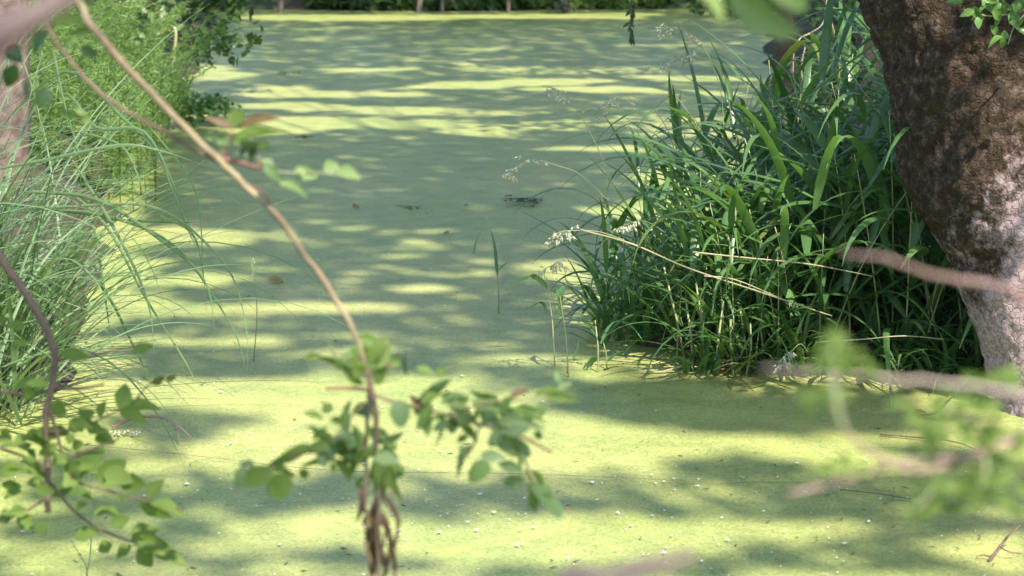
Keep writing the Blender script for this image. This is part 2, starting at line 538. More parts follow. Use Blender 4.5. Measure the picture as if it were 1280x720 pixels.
def light_map(x, y):
    px, py = to_px(x, y)
    yy = np.maximum(y, 3.0)
    # organic edges: warp in metres, turned to pixels
    wx = (vnoise(x * 1.0, y * 2.8, 21) - 0.5) * 0.8 + (vnoise(x * 4, y * 9, 22) - 0.5) * 0.2
    wy = (vnoise(x * 0.8, y * 3.0, 23) - 0.5) * 0.3 + (vnoise(x * 2.0, y * 9, 24) - 0.5) * 0.14
    qx, qy = to_px(x + wx * (0.2 + yy / 20), y + wy * (np.minimum(yy, 10) / 14))
    lit = np.zeros_like(px)
    for cx, cy, rx, ry in LIT:
        r = ((qx - cx) / rx) ** 2 + ((qy - cy) / ry) ** 2
        lit = np.maximum(lit, np.clip((1.12 - r) / 0.3, 0, 1) * (.62 if 26 < cy < 80 else .55 if 265 < cy < 345 and 330 < cx < 700 else 1.0))
    shade = np.zeros_like(px)
    for cx, cy, rx, ry in SHADE:
        r = ((qx - cx) / rx) ** 2 + ((qy - cy) / ry) ** 2
        shade = np.maximum(shade, np.clip((1.25 - r) / 0.6, 0, 1))
    low = np.clip((qy - 462) / 10, 0, 1)
    L = np.where(low > 0.5, 1 - shade, lit)
    # far stretch: small flecks of light everywhere
    fl = np.clip((vnoise(x * 0.9, y * 1.6, 31) - 0.76) * 7, 0, 1) * (y > 12.5)
    L = np.where(low < 0.5, np.maximum(L, fl * 0.6), L)
    L = np.maximum(L, np.where(qy > 462, .36, np.where(qy > 285, .26, np.where(qy > 172, .03, .28))))
    L = np.where((x > .2) & (x < 1.3) & (y > 5.7) & (y < 6.36) & (shade > .3), .0, L)
    # outside the picture
    out = (px < -60) | (px > 1310) | (py < 0) | (py > 726)
    gen = np.clip((vnoise(x * 1.6, y * 1.6, 41) * 0.6 + vnoise(x * 4, y * 4, 42) * 0.4 - 0.47) * 8, 0, 1)
    L = np.where(out, gen, L)
    # the sunny left bank
    le = np.interp(y, [p[0] for p in LEFT_EDGE], [p[1] for p in LEFT_EDGE])
    L = np.where((x < le + .15) & (y > 5.6) & (y < 14.5), np.maximum(L, np.clip((vnoise(x * 3, y * 3, 91) - .18) * 6, 0, 1)), L)
    # the trunk foot and the near shrubs
    L = np.where((x > 1.22) & (x < 2.1) & (y > 5.5) & (y < 6.18), 0.99, L)
    L = np.where((x > 1.0) & (x < 2.1) & (y >= 6.19) & (y < 6.31), np.clip((vnoise(x * 6, y * 6, 79) - .72) * 8, 0, 1), L)
    L = np.where((x > .2) & (x < .95) & (y > 6.48) & (y < 9), np.maximum(L, np.clip((vnoise(x * 4, y * 4, 71) - .42) * 6, 0, 1)), L)
    L = np.where((x >= .95) & (x < 1.7) & (y > 6.8) & (y < 8.8), np.clip((vnoise(x * 4, y * 4, 72) - .6) * 6, 0, 1), L)
    L = np.where((x > .72) & (x < 1.5) & (y > 6.33) & (y < 6.95), np.clip((vnoise(x * 7, y * 7, 77) * .75 + vnoise(x * 14, y * 14, 78) * .25 - .49) * 12, 0, 1), L)
    L = np.where((x > 1.03) & (x < 1.8) & (y >= 6.31) & (y < 6.68), np.clip((vnoise(x * 6, y * 6, 80) - .12) * 8, 0, 1), L)
    L = np.where((y < 3.72) & (y > 3.2) & (x < 0.2) & (x > -1.6), 0.9, L)
    L = np.where((y > 3.72) & (y < 4.4) & (x < -0.6), 0.25, L)
    L = np.where((y < 3.2) & (y > 1.6) & (x > -1.0) & (x < 1.6), 0.75, L)
    return L

# ------------------------------------------------------------------ trees: unseen crowns over the pond, leaves placed to throw the mapped shade
TREES = [  # x, y, trunk radius, label
    (5.2, -4.2, 0.24, 'unseen tall shade tree on the near right bank behind the camera'),
    (6.0, 3.0, 0.22, 'unseen tall shade tree right of the big leaning trunk'),
    (7.2, 8.6, 0.2, 'unseen tall shade tree far along the right bank'),
    (-4.6, -3.4, 0.23, 'unseen tall shade tree on the near left bank'),
    (-4.8, 3.4, 0.2, 'unseen tall shade tree on the left bank beside the sedge'),
    (-6.0, 10.4, 0.2, 'unseen tall shade tree at the far end of the left bank'),
    (7.6, 14.6, 0.2, 'unseen tall shade tree at the far end of the right bank'),
]
BIG = (1.24, 6.1)   # crown base of the big visible trunk

def build_canopy():
    N = 400000
    y = RNG.uniform(1.2, 27, N)
    x = RNG.uniform(-9, 9, N)
    keep = np.abs(x) < 0.25 * y + 2.4
    x, y = x[keep], y[keep]
    L = light_map(x, y)
    dens = np.where(y > 12, 0.9, 1.0)
    keep = RNG.random(len(x)) < (1 - L) ** 1.2 * dens * 0.8 * np.where((x > .2) & (x < 1.7) & (y > 5.7) & (y < 6.95), 1.25, 1.0)
    x, y = x[keep], y[keep]
    h = 8.2 + 2.6 * vnoise(x * .8, y * .8, 51) + RNG.random(len(x)) ** 1.5 * 1.6 - 1.2 * np.clip((y - 6.2) / 1, 0, 1) * np.clip((9 - y) / 1, 0, 1)
    low = (x > .7) & (x < 1.7) & (y > 6.17) & (y < 6.95)   # leaves added low to throw crisp flecks on the leaning trunk
    h = np.where(low, 3.0 + RNG.random(len(x)) * .9, h)
    t = h / SUN.z
    P = np.stack([x + SUN.x * t, y + SUN.y * t, h], -1)
    n = len(P)
    a = RNG.normal(size=(n, 3)); a /= np.linalg.norm(a, axis=1)[:, None]
    nr = RNG.normal(size=(n, 3)) * 0.75 + np.array([SUN.x * .6, SUN.y * .6, 1.0])
    nr /= np.linalg.norm(nr, axis=1)[:, None]
    d = a - nr * np.sum(a * nr, 1)[:, None]; d /= np.linalg.norm(d, axis=1)[:, None]
    s = np.cross(nr, d)
    ln = np.where(low, .62, 1.0)[:, None] * RNG.uniform(0.1, 0.18, n)[:, None]
    wd = ln * RNG.uniform(0.28, 0.4, (n, 1))
    V = np.stack([P - d * ln * .5, P + s * wd - d * ln * .05, P + d * ln * .5, P - s * wd - d * ln * .05], 1)
    owners = np.array([[tx, ty] for tx, ty, *_ in TREES] + [list(BIG)])
    D = np.linalg.norm(P[:, None, :2] - owners[None], axis=2)
    D[:, -1] += 1.2
    own = np.argmin(D, 1)
    return P, V, own

def limbs(mb, base, P, rad):
    """limbs from the trunk head to the leaf clumps"""
    if len(P) == 0:
        return
    cells = {}
    for p in P[:: max(1, len(P) // 4000)]:
        cells.setdefault((int(p[0] // 1.3), int(p[1] // 1.3)), []).append(p)
    for k, ps in cells.items():
        if len(ps) < 6:
            continue
        c = np.mean(ps, 0)
        b = np.array(base)
        mid = b * 0.45 + c * 0.55 + np.array([0, 0, -0.25])
        pts = spline([tuple(b), tuple(mid + RNG.normal(size=3) * .15), tuple(c)], 5)
        r = np.linspace(rad, 0.004, len(pts))
        mb.tube(pts, list(r), 6)

def build_trees():
    P, V, own = build_canopy()
    roots = []
    for i, (x, y, r, label) in enumerate(TREES):
        z0 = float(ground_z(x, y))
        root = thing('shade_tree', label, 'tree', (x, y, z0 - 0.1), 'trees shading the pond')
        mb = MB()
        lean = RNG.normal(size=2) * 0.25
        tr = spline([(x, y, z0 - .1), (x + lean[0] * .3, y + lean[1] * .3, 1.5), (x + lean[0], y + lean[1], 7.6)], 8)
        mb.tube(tr, list(np.linspace(r * 1.25, r * .65, len(tr))), 12)
        mb.build('trunk', M['dark_bark'], root)
        lb = MB()
        sel = own == i
        limbs(lb, tr[-1] - np.array([0, 0, .3]), P[sel], 0.018)
        if lb.v:
            lb.build('limbs', M['dark_bark'], root)
        Vi = V[sel].reshape(-1, 3)
        if len(Vi):
            np_mesh('crown', Vi, np.arange(len(Vi)).reshape(-1, 4), M['canopy'], root)
    return P, V, own
CAN_P, CAN_V, CAN_OWN = build_trees()

# ------------------------------------------------------------------ the big leaning trunk on the right
def build_big_tree():
    x0, y0 = 1.69, 6.1
    root = thing('leaning_tree', 'thick mossy tree trunk with cracked pinkish bark leaning over the water', 'tree', (x0, y0, -0.3))
    cx = [(-0.35, 1.79), (0, 1.74), (.17, 1.68), (.46, 1.59), (.585, 1.545), (.75, 1.515), (.97, 1.465), (1.22, 1.40), (1.6, 1.33), (2.4, 1.25), (3.6, 1.24), (4.6, 1.24)]
    rr = [(-0.35, .30), (0, .265), (.17, .252), (.46, .283), (.585, .332), (.75, .37), (.97, .362), (1.22, .385), (1.6, .34), (2.4, .26), (3.6, .2), (4.6, .13)]
    zs = np.concatenate([np.arange(-.35, 1.7, 0.0125), np.arange(1.7, 4.61, 0.06)])
    n = 190
    V = []
    for z in zs:
        c0, r = lerp_list(cx, z), lerp_list(rr, z)
        for k in range(n):
            an = 2 * math.pi * k / n
            ux, uy = math.cos(an), math.sin(an)
            yc = y0 - .06 + max(0.0, z) * .22
            c = c0 * (yc / y0)
            p = Vector((c + ux * r, yc + uy * r, z))
            q = p * 3.2
            d = mnoise.fractal(q, 0.9, 2.0, 4) * 0.026
            b = mnoise.fractal(p * 14, 0.8, 2.1, 3)
            v = mnoise.voronoi(Vector((p.x * 24, p.y * 24, p.z * 15)) + Vector((b, b * .7, b * .4)) * 0.25)[0]
            e = min(1.0, (v[1] - v[0]) * 3.5)
            d += (e - 1) * (0.005 + 0.008 * min(1.0, max(0.0, (z - .3) * 2))) + b * 0.004
            d += mnoise.noise(p * 7.0) * 0.026 * min(1.0, max(.25, (z - .2) * 2.5))
            if z < .15:
                d += 0.03 * (1 + math.sin(5 * an + 1.0)) * (0.15 - z)
            V.append((c + ux * (r + d), yc + uy * (r + d), z))
    V = np.array(V)
    m = len(zs)
    i = np.arange(m - 1)[:, None] * n + np.arange(n)[None]
    j = np.arange(m - 1)[:, None] * n + (np.arange(n)[None] + 1) % n
    F = np.stack([i, j, j + n, i + n], -1).reshape(-1, 4)
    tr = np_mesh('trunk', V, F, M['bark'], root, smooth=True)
    sel = CAN_OWN == len(TREES)
    lb = MB()
    limbs(lb, (1.42, 7.0, 4.3), CAN_P[sel], 0.018)
    if lb.v:
        lb.build('limbs', M['dark_bark'], root)
    Vi = CAN_V[sel].reshape(-1, 3)
    if len(Vi):
        np_mesh('crown', Vi, np.arange(len(Vi)).reshape(-1, 4), M['canopy'], root)
build_big_tree()

# ------------------------------------------------------------------ leaves shared by the branches
def leaf_mesh(name, mat, shape, curl, fold):
    """unit leaf: length 1 along +Y, full width 1 along X"""
    st = {'ovate': [(0, 0.06), (.1, .5), (.25, .86), (.42, 1.0), (.6, .86), (.8, .5), (.93, .2), (1, 0.02)],
          'round': [(0, 0.1), (.08, .62), (.25, .95), (.48, 1.0), (.7, .88), (.87, .58), (.96, .25), (1, 0.04)],
          'lance': [(0, 0.1), (.12, .55), (.3, .95), (.5, 1.0), (.7, .75), (.86, .42), (.96, .14), (1, 0.02)]}[shape]
    V, F = [], []
    for i, (s, w) in enumerate(st):
        z = -curl * s * s
        y = s - curl * curl * 0.3 * s ** 3
        ser = 1.0 + (0.06 if i % 2 else -0.04)
        V += [(-w * .5 * ser, y, z + fold * w * .5), (0, y, z), (w * .5 * ser, y, z + fold * w * .5 * .9)]
        if i:
            a = (i - 1) * 3
            F += [(a, a + 1, a + 4, a + 3), (a + 1, a + 2, a + 5, a + 4)]
    me = bpy.data.meshes.new(name)
    me.from_pydata(V, [], F)
    me.polygons.foreach_set('use_smooth', [True] * len(F))
    me.materials.append(mat)
    return me

LEAF = {}
def leaf_data(mat, shape):
    key = (mat, shape)
    if key not in LEAF:
        LEAF[key] = [leaf_mesh('leaf', M[mat], shape, c, f) for c, f in ((0.1, .25), (0.3, .4), (0.5, .3), (-0.1, .5), (0.2, .15))]
    return random.choice(LEAF[key])

def put_leaf(root, base, tip, width, mat='leaf', shape='ovate', face=None, name='leaf'):
    d = tip - base
    ln = d.length
    if ln < 1e-5:
        return
    yv = d / ln
    nv = face if face is not None else Vector((random.gauss(0, .5), -0.75 + random.gauss(0, .4), 0.6 + random.gauss(0, .4)))
    xv = yv.cross(nv)
    if xv.length < 1e-3:
        xv = yv.cross(Vector((0, 0, 1)))
    xv.normalize()
    zv = xv.cross(yv)
    o = link(name, leaf_data(mat, shape), root)
    b = base - parent_world(root)
    R = Matrix(((xv.x * width, yv.x * ln, zv.x * ln, b.x), (xv.y * width, yv.y * ln, zv.y * ln, b.y), (xv.z * width, yv.z * ln, zv.z * ln, b.z), (0, 0, 0, 1)))
    o.matrix_local = R
    return o

def px_leaf(root, d, bx, by, tx, ty, w, mat='leaf', shape='ovate', name='leaf', jit=0.4):
    """leaf of a near branch: base and tip as read off the photograph, at its own distance"""
    ln = math.hypot(tx - bx, ty - by) * d / FPX
    db = d + random.gauss(0, 0.02)
    dt = db + random.uniform(-jit, jit) * ln
    return put_leaf(root, at(bx, by, db), at(tx, ty, dt), w * 1.12 * d / FPX, mat, shape, name=name)

def px_stem(root, name, mat, pts, d, r0, r1, tail=None, n=7, wob=0.0):
    """stem through pixels at distance d; tail: world points that carry it on to where it grows"""
    P = [tuple(at(p[0], p[1], p[2] if len(p) > 2 else d)) for p in pts]
    rad = list(np.linspace(r0, r1, len(P)))
    if tail:
        P = [tuple(t) for t in tail] + P
        rad = [r0 * 1.4] * len(tail) + rad
    S = spline([(*p, r) for p, r in zip(P, rad)], 6)
    pts3, radii = [], []
    for i, s in enumerate(S):
        v = Vector(s[:3])
        if wob:
            v += Vector((random.gauss(0, wob), random.gauss(0, wob), random.gauss(0, wob)))
        pts3.append(v)
        radii.append(max(0.0004, s[3]) * (1.0 + 0.16 * (i % 6 == 0)))
    return MB().tube(pts3, radii, n).build(name, M[mat], root)

# ------------------------------------------------------------------ tall grass clump on the right
def blade_points(base, az, length, lean0, bend, n=10, twist=0.0):
    pts = [base.copy()]
    p = base.copy()
    th = lean0
    for i in range(n):
        s = (i + 1) / n
        th = lean0 + bend * s ** 1.5
        az2 = az + twist * s
        d = Vector((math.sin(th) * math.cos(az2), math.sin(th) * math.sin(az2), math.cos(th)))
        p = p + d * (length / n)
        pts.append(p.copy())
    return pts

def blade_widths(w, n=10):
    return [w * min(1.0, .45 + 3.2 * i / n) * max(0.03, (1 - (i / n) ** 2.2)) for i in range(n + 1)]

def make_blade(base, az, length, width, lean0, bend, twist=0.0, n=10, fold=.3):
    pts = blade_points(base, az, length, lean0, bend, n, twist)
    sides = []
    for i in range(n + 1):
        a = az + math.pi / 2 + twist * i / n
        sides.append(Vector((math.cos(a), math.sin(a), random.uniform(-.05, .05) + twist * .3)))
    return pts, blade_widths(width, n), sides, fold

def panicle(root, pts3, n_sp, spread, mat='seed', size=0.018, r=0.0016):
    """seed head along the upper part of a bent stalk"""
    S = [Vector(p) for p in spline([tuple(p) for p in pts3], 8)]
    mb = MB()
    mb.tube(S, list(np.linspace(r, r * .5, len(S))), 5)
    st = mb.build('stalk', M['culm'], root)
    sb = MB()
    m = len(S)
    for k in range(n_sp):
        i = int(m * (0.55 + .45 * k / n_sp)) if m > 3 else 0
        i = min(i, m - 1)
        p = S[i]
        off = Vector((random.gauss(0, spread), random.gauss(0, spread), random.gauss(-spread * .4, spread * .6)))
        q = p + off
        sb.tube([p, p + off * .5 + Vector((0, 0, spread * .2)), q], 0.0005, 3)
        for _ in range(random.choice((2, 3, 3))):
            dv = off.normalized() * .6 + Vector((random.gauss(0, .5), random.gauss(0, .5), -0.8 + random.gauss(0, .4)))
            sb.spindle(q + Vector((random.gauss(0, .003), random.gauss(0, .003), random.gauss(0, .003))), dv, size * random.uniform(.8, 1.5), size * .22)
    sb.build('seed_head', M[mat], root)

def build_reed_clump():
    root = thing('grass_clump', 'dense clump of tall broad-bladed green grass at the water edge left of the leaning trunk', 'grass', (0.85, 7.0, 0.0))
    blades = []   # (score, pts, widths, sides, fold, material)
    stems = []
    def height(x):
        return lerp_list([(0.05, .38), (0.3, .44), (.6, .52), (.9, .72), (1.2, .95), (1.6, 1.05)], x)
    shoots = []
    for _ in range(210):
        y = 6.42 + random.random() ** 1.4 * 2.1
        x = random.uniform(lerp_list([(6.4, .62), (6.7, .5), (6.9, .3), (7.3, .3), (8.6, .6)], y), 1.5 + (y - 6.4) * .15)
        shoots.append((x, y))
    for x, y in shoots:
        z = max(-0.02, float(ground_z(x, y)) * .6)
        H = height(x) * random.uniform(.6, 1.05) - max(0, (y - 7.2)) * .06
        big = lerp_list([(0.1, .7), (.6, .85), (1.2, 1.25)], x)
        az0 = random.uniform(0, 2 * math.pi)
        lean = abs(random.gauss(.1, .1))
        base = Vector((x, y, z))
        sp = blade_points(base, az0, H, lean, random.uniform(.1, .45), 8)
        stems.append((sp, .003 * big)) if random.random() < .6 else None
        nb = random.randint(4, 6)
        for k in range(nb):
            f = .12 + .86 * k / nb + random.uniform(-.05, .05)
            i = min(7, int(f * 8))
            p = sp[i].lerp(sp[i + 1], f * 8 - i) if f < 1 else sp[-1]
            az = az0 + math.pi * k + random.gauss(0, .7)
            if x < .45:
                az = random.gauss(math.pi + .9, 1.5)
            L = random.uniform(.26, .55) * (0.8 + .45 * H)
            w = random.uniform(.016, .037) * big
            lean0 = random.uniform(.25, 1.15)
            bend = random.uniform(.3, 2.0)
            b = make_blade(p, az, L, w, lean0, bend, random.uniform(-.7, .7))
            mid = b[0][6]
            score = w * L / 0.006 - (mid.y - 6.5) * 1.1 + mid.z * .9 + random.random() * .4
            blades.append((score, *b, 'reed' if random.random() < .93 else 'reed_yellow'))
    for k in range(700):   # short growth at the foot of the clump
        x = random.uniform(.55, 1.75); y = 6.4 + random.random() ** 1.5 * .5 - max(0, x - 1.1) * .35
        if k % 4 == 0:
            x = random.uniform(.28, .7); y = random.uniform(6.8, 7.4)
        b = make_blade(Vector((x, y, max(-.01, float(ground_z(x, y)) * .7))), random.gauss(-1.57, 1.4), random.uniform(.16, .42), random.uniform(.012, .026), random.uniform(.1, .9), random.uniform(.3, 1.7), random.uniform(-.6, .6), 7)
        blades.append((random.random() * 2 - (y - 6.42) * 3, *b, 'reed' if random.random() < .85 else 'reed_yellow'))
    # long blades that arch over the clump on the trunk side
    for _ in range(120):
        x = random.uniform(.7, 1.5); y = random.uniform(6.45, 7.5)
        b = make_blade(Vector((x, y, random.uniform(.2, .6))), random.choice((random.gauss(math.pi, .5), random.gauss(-1.8, .7), random.gauss(0, .5))), random.uniform(.45, .8), random.uniform(.026, .044),
                       random.uniform(.45, 1.0), random.uniform(.8, 2.2), random.uniform(-.8, .8), 12)
        blades.append((3 + random.random(), *b, 'reed'))
    blades.sort(key=lambda t: -t[0])
    for sc, pts, w, sd, fold, mat in blades[:300]:
        MB().ribbon(pts, w, sd, fold).build('blade', M[mat], root)
    rest = MB()
    for sc, pts, w, sd, fold, mat in blades[300:]:
        rest.ribbon(pts, w, sd, fold)
    tag(rest.build('blade_mass', M['reed'], root), kind='stuff')
    sm = MB()
    for sp, r in stems[:]:
        sm.tube(sp, list(np.linspace(r, r * .5, len(sp))), 5)
    tag(sm.build('stalk_mass', M['culm'], root), kind='stuff')
    # sunlit straw-coloured stalks standing at the front
    for px, py, tx, ty, r in [(868, 455, 858, 375, 3), (882, 458, 870, 350, 2.6), (893, 462, 905, 372, 3), (905, 455, 900, 340, 2.4), (918, 462, 913, 395, 3.4), (940, 458, 925, 380, 2.4), (862, 450, 830, 330, 2.6),
                              (846, 444, 852, 360, 2.2), (960, 455, 945, 330, 2.4), (985, 455, 962, 360, 2.2), (877, 452, 883, 330, 2.6), (930, 462, 938, 400, 2.6), (815, 420, 790, 330, 2.4), (1010, 460, 1000, 390, 2.2)]:
        b = on_water(px, py + 7)
        t = at(tx, ty + 4, b.y * CP + CAM_H * SP - .05)
        MB().tube([b - Vector((0, 0, .05)), b.lerp(t, .5) + Vector((random.gauss(0, .006), 0, 0)), t], [r * .0017, r * .0015, r * .0011], 6).build('stalk', M['culm'], root)
        if random.random() < .7:
            bl = make_blade(b.lerp(t, random.uniform(.5, .9)), random.uniform(0, 6.28), random.uniform(.14, .24), .012, .3, 1.2)
            MB().ribbon(*bl).build('blade', M['reed_yellow'], root)
    # long bent straw stalks lying across the clump
    for pts, r in [([(725, 287), (790, 305), (860, 335), (950, 365), (1040, 395)], .0032), ([(865, 315), (930, 322), (1010, 330), (1090, 345)], .0028),
                   ([(1020, 428), (1080, 424), (1130, 420), (1180, 424)], .0024), ([(880, 345), (920, 350), (985, 377)], .0022)]:
        px_stem(root, 'straw', 'straw', pts, 6.35, r, r * .6)
    for _ in range(90):   # dead blades lying at the waterline
        x = random.uniform(.4, 1.6); y = random.uniform(6.2, 6.6) - max(0, x - 1.1) * .4 + max(0, .7 - x) * .7
        p = Vector((x, y, random.uniform(.008, .05)))
        az = random.uniform(0, 6.28)
        q = [p + Vector((math.cos(az) * t, math.sin(az) * t, .03 * math.sin(t * 14 + az))) for t in np.linspace(0, random.uniform(.06, .22), 6)]
        q = [Vector((v.x, v.y, max(.007, v.z))) for v in q]
        MB().ribbon(q, blade_widths(random.uniform(.006, .014), 5), Vector((-math.sin(az), math.cos(az), random.uniform(-.3, .3))), .3).build('dead_blade', M[random.choice(('straw', 'straw', 'reed_yellow', 'leaf_dry'))], root)
    # seed heads
    d = 6.35
    for pts, n_sp, spread in [
        ([(760, 250), (725, 218), (700, 208), (665, 200), (640, 215), (630, 222)], 16, .010),
        ([(770, 240), (740, 170), (715, 130), (695, 112), (678, 108)], 12, .014),
        ([(850, 190), (820, 140), (790, 120), (760, 128), (745, 140)], 16, .02),
        ([(905, 160), (900, 110), (880, 60), (850, 35), (822, 38)], 16, .013),
        ([(915, 150), (905, 100), (885, 75), (850, 68), (822, 80)], 16, .013),
        ([(700, 420), (690, 370), (680, 340), (695, 330), (705, 325)], 12, .012),
        ([(780, 300), (750, 290), (720, 288), (700, 290), (690, 297)], 16, .014),
        ([(830, 290), (815, 280), (800, 276), (785, 280), (768, 288)], 10, .008),
        ([(1010, 440), (1000, 430), (985, 445), (975, 460)], 12, .007)]:
        panicle(root, [at(a, b, d) for a, b in pts], n_sp, spread)
build_reed_clump()

# lone shoots standing in the water beside the clump
def lone_shoot(label, stalks, blades):
    b0 = on_water(*stalks[0][0])
    root = thing('grass_shoot', label, 'grass', b0, 'lone grass shoots in the water')
    for (bx, by), (tx, ty) in stalks:
        b = on_water(bx, by)
        d = b.y * CP + CAM_H * SP
        t = at(tx, ty, d)
        MB().tube([b - Vector((0, 0, .06)), b.lerp(t, .5) + Vector((.004, 0, 0)), t], [.0028, .0024, .0016], 6).build('stalk', M['culm'], root)
    d = b0.y * CP + CAM_H * SP
    for pts, w in blades:
        S = [Vector(p) for p in spline([tuple(at(a, b, d + .02 * i)) for i, (a, b) in enumerate(pts)], 5)]
        n = len(S) - 1
        MB().ribbon(S, blade_widths(w, n), Vector((.8, -.5, .25)), .3).build('blade', M['reed'], root)
lone_shoot('thin lone grass shoot with two upright blades in open water mid-pond', [((623, 392), (621, 340))], [([(622, 345), (619, 310), (612, 282)], .016), ([(592, 318), (596, 300), (604, 283)], .009), ([(623, 338), (632, 330), (643, 325)], .010)])
lone_shoot('grass shoot with drooping left leaf standing left of the clump', [((695, 458), (683, 345))], [([(686, 360), (668, 345), (650, 350), (632, 364)], .022), ([(684, 390), (676, 378), (655, 388)], .012)])
lone_shoot('grass shoot with folded pale leaf at the left foot of the clump', [((712, 472), (700, 370))], [([(700, 395), (703, 362), (712, 360), (735, 385)], .022), ([(701, 385), (697, 362), (690, 372)], .014), ([(716, 450), (722, 435), (724, 422)], .008)])
lone_shoot('short grass shoot with a low curled leaf in front of the clump', [((748, 466), (744, 400)), ((760, 462), (752, 420))], [([(747, 448), (738, 452), (732, 464)], .018), ([(760, 452), (772, 442), (790, 436)], .02), ([(746, 420), (735, 405), (720, 398)], .012), ([(751, 430), (765, 405), (790, 398)], .014)])

# ------------------------------------------------------------------ sedge tussock on the left
def build_sedge():
    root = thing('sedge_tussock', 'large tussock of thin arching blue-green sedge blades overhanging the water on the left', 'sedge', (-1.55, 6.6, 0.05))
    blades = []
    for k in range(470):
        y = random.uniform(5.7, 6.9)
        x = random.uniform(-2.15, -1.45) - (y - 6.3) * .1
        z = max(0.0, float(ground_z(x, y))) + .02
        L = random.uniform(.4, .95) if k % 6 else random.uniform(.95, 1.45)
        az = random.gauss(-0.1, .8)
        lean0 = random.uniform(.05, .85)
        bend = random.uniform(.5, 1.9)
        b = make_blade(Vector((x, y, z)), az, L, random.uniform(.008, .016), lean0, bend, random.uniform(-.3, .3), 12, .5)
        tip = b[0][-1]
        if min(q.z for q in b[0][2:]) < -0.02:
            cut = next(i for i, q in enumerate(b[0]) if i > 1 and q.z < -.02)
            if cut < 5:
                continue
            b = (b[0][:cut + 1], b[1][:cut + 1], b[2][:cut + 1], b[3])
        mid = b[0][len(b[0]) // 2]
        score = mid.x * 1.6 + mid.z * .6 - (mid.y - 6.2) * .5 + random.random() * .6
        blades.append((score, *b, 'sedge' if random.random() < .9 else random.choice(('straw', 'reed', 'reed'))))
    # the long ones whose course the photograph shows
    longs = [
        ([(-20, 215), (60, 200), (150, 182), (205, 190), (258, 208)], .008), ([(20, 235), (75, 120), (120, 160), (180, 165), (220, 238), (240, 290)], .0085),
        ([(-20, 180), (80, 90), (150, 145), (195, 190), (216, 240), (236, 290), (256, 330)], .008), ([(-20, 270), (100, 258), (200, 262), (280, 330), (306, 400), (310, 470)], .0065),
        ([(0, 255), (90, 265), (150, 275), (215, 278), (246, 278)], .008), ([(30, 240), (120, 250), (200, 300), (255, 350), (270, 420)], .0085), ([(20, 260), (130, 270), (220, 310), (290, 410), (308, 470)], .007),
        ([(90, 200), (150, 300), (185, 380), (193, 450)], .008), ([(60, 220), (130, 280), (180, 370), (230, 450), (245, 480)], .007), ([(40, 300), (120, 350), (170, 440), (190, 480)], .008),
        ([(100, 165), (150, 182), (170, 215), (185, 260)], .006), ([(200, 270), (238, 290), (252, 330), (258, 390)], .006), ([(110, 250), (125, 330), (135, 400), (140, 440)], .007),
        ([(30, 150), (60, 60), (80, 130), (110, 230)], .008), ([(10, 130), (15, 60), (40, 110), (60, 200)], .007), ([(180, 150), (240, 230), (252, 300), (252, 380)], .005),
    ]
    for pts, w in longs:
        d = random.uniform(5.9, 6.4)
        S = [Vector(p) for p in spline([tuple(at(a, b, d + .05 * math.sin(i))) for i, (a, b) in enumerate(pts)], 5)]
        n = len(S) - 1
        blades.append((99, S, blade_widths(w * 1.7, n), [Vector((.6, -.3, .75))] * (n + 1), .4, 'sedge'))
    blades.sort(key=lambda t: -t[0])
    for sc, pts, w, sd, fold, mat in blades[:300]:
        MB().ribbon(pts, w, sd, fold).build('blade', M[mat], root)
    rest = MB()
    for sc, pts, w, sd, fold, mat in blades[300:]:
        rest.ribbon(pts, w, sd, fold)
    tag(rest.build('blade_mass', M['sedge'], root), kind='stuff')
build_sedge()

# thin stalk rising from the water near the sedge
def thin_stalk(label, pts, seed=False):
    b = on_water(*pts[0])
    d = b.y * CP + CAM_H * SP
    root = thing('thin_stalk', label, 'grass', b)
    S = [Vector(p) for p in spline([tuple(at(a, q, d)) for a, q in pts], 6)]
    S[0].z -= .04
    MB().tube(S, list(np.linspace(.0018, .0010, len(S))), 5).build('stalk', M['sedge'], root)
    if seed:
        mb = MB()
        for k in range(14):
            mb.spindle(S[-1] + Vector((random.gauss(0, .003), 0, -k * .006)), Vector((random.gauss(0, .4), random.gauss(0, .4), .8)), .008, .002)
        mb.build('seed_head', M['seed'], root)
thin_stalk('hair-thin pale stalk with a small seed tip standing right of the sedge', [(317, 452), (321, 400), (320, 360), (316, 325)], True)
thin_stalk('single dark wiry stalk rising from the water at the bottom left', [(108, 722), (113, 690), (114, 650), (110, 560)])

# ------------------------------------------------------------------ shrubs and plants on the banks
def cloud_leaves(centers, n, ln, ratio, up=0.5):
    """quads for leaves in clumps: centers (x, y, z, rx, ry, rz)"""
    C = np.array(centers, float)
    pick = RNG.integers(0, len(C), n)
    u = RNG.normal(size=(n, 3)); u /= np.linalg.norm(u, axis=1)[:, None]
    rad = RNG.random(n)[:, None] ** .45
    P = C[pick, :3] + u * rad * C[pick, 3:]
    nr = RNG.normal(size=(n, 3)) * .8 + u * .5 + np.array([0, -.2, up]); nr /= np.linalg.norm(nr, axis=1)[:, None]
    a = RNG.normal(size=(n, 3)) + np.array([0, 0, -.3])
    d = a - nr * np.sum(a * nr, 1)[:, None]; d /= np.linalg.norm(d, axis=1)[:, None]
    s = np.cross(nr, d)
    l = ln * RNG.uniform(.6, 1.3, (n, 1)); w = l * ratio
    bendz = np.cross(d, s) * l * .08
    V = np.stack([P - d * l * .5, P + s * w * .5 - bendz, P + d * l * .5, P - s * w * .5 - bendz], 1)
    return V.reshape(-1, 3)

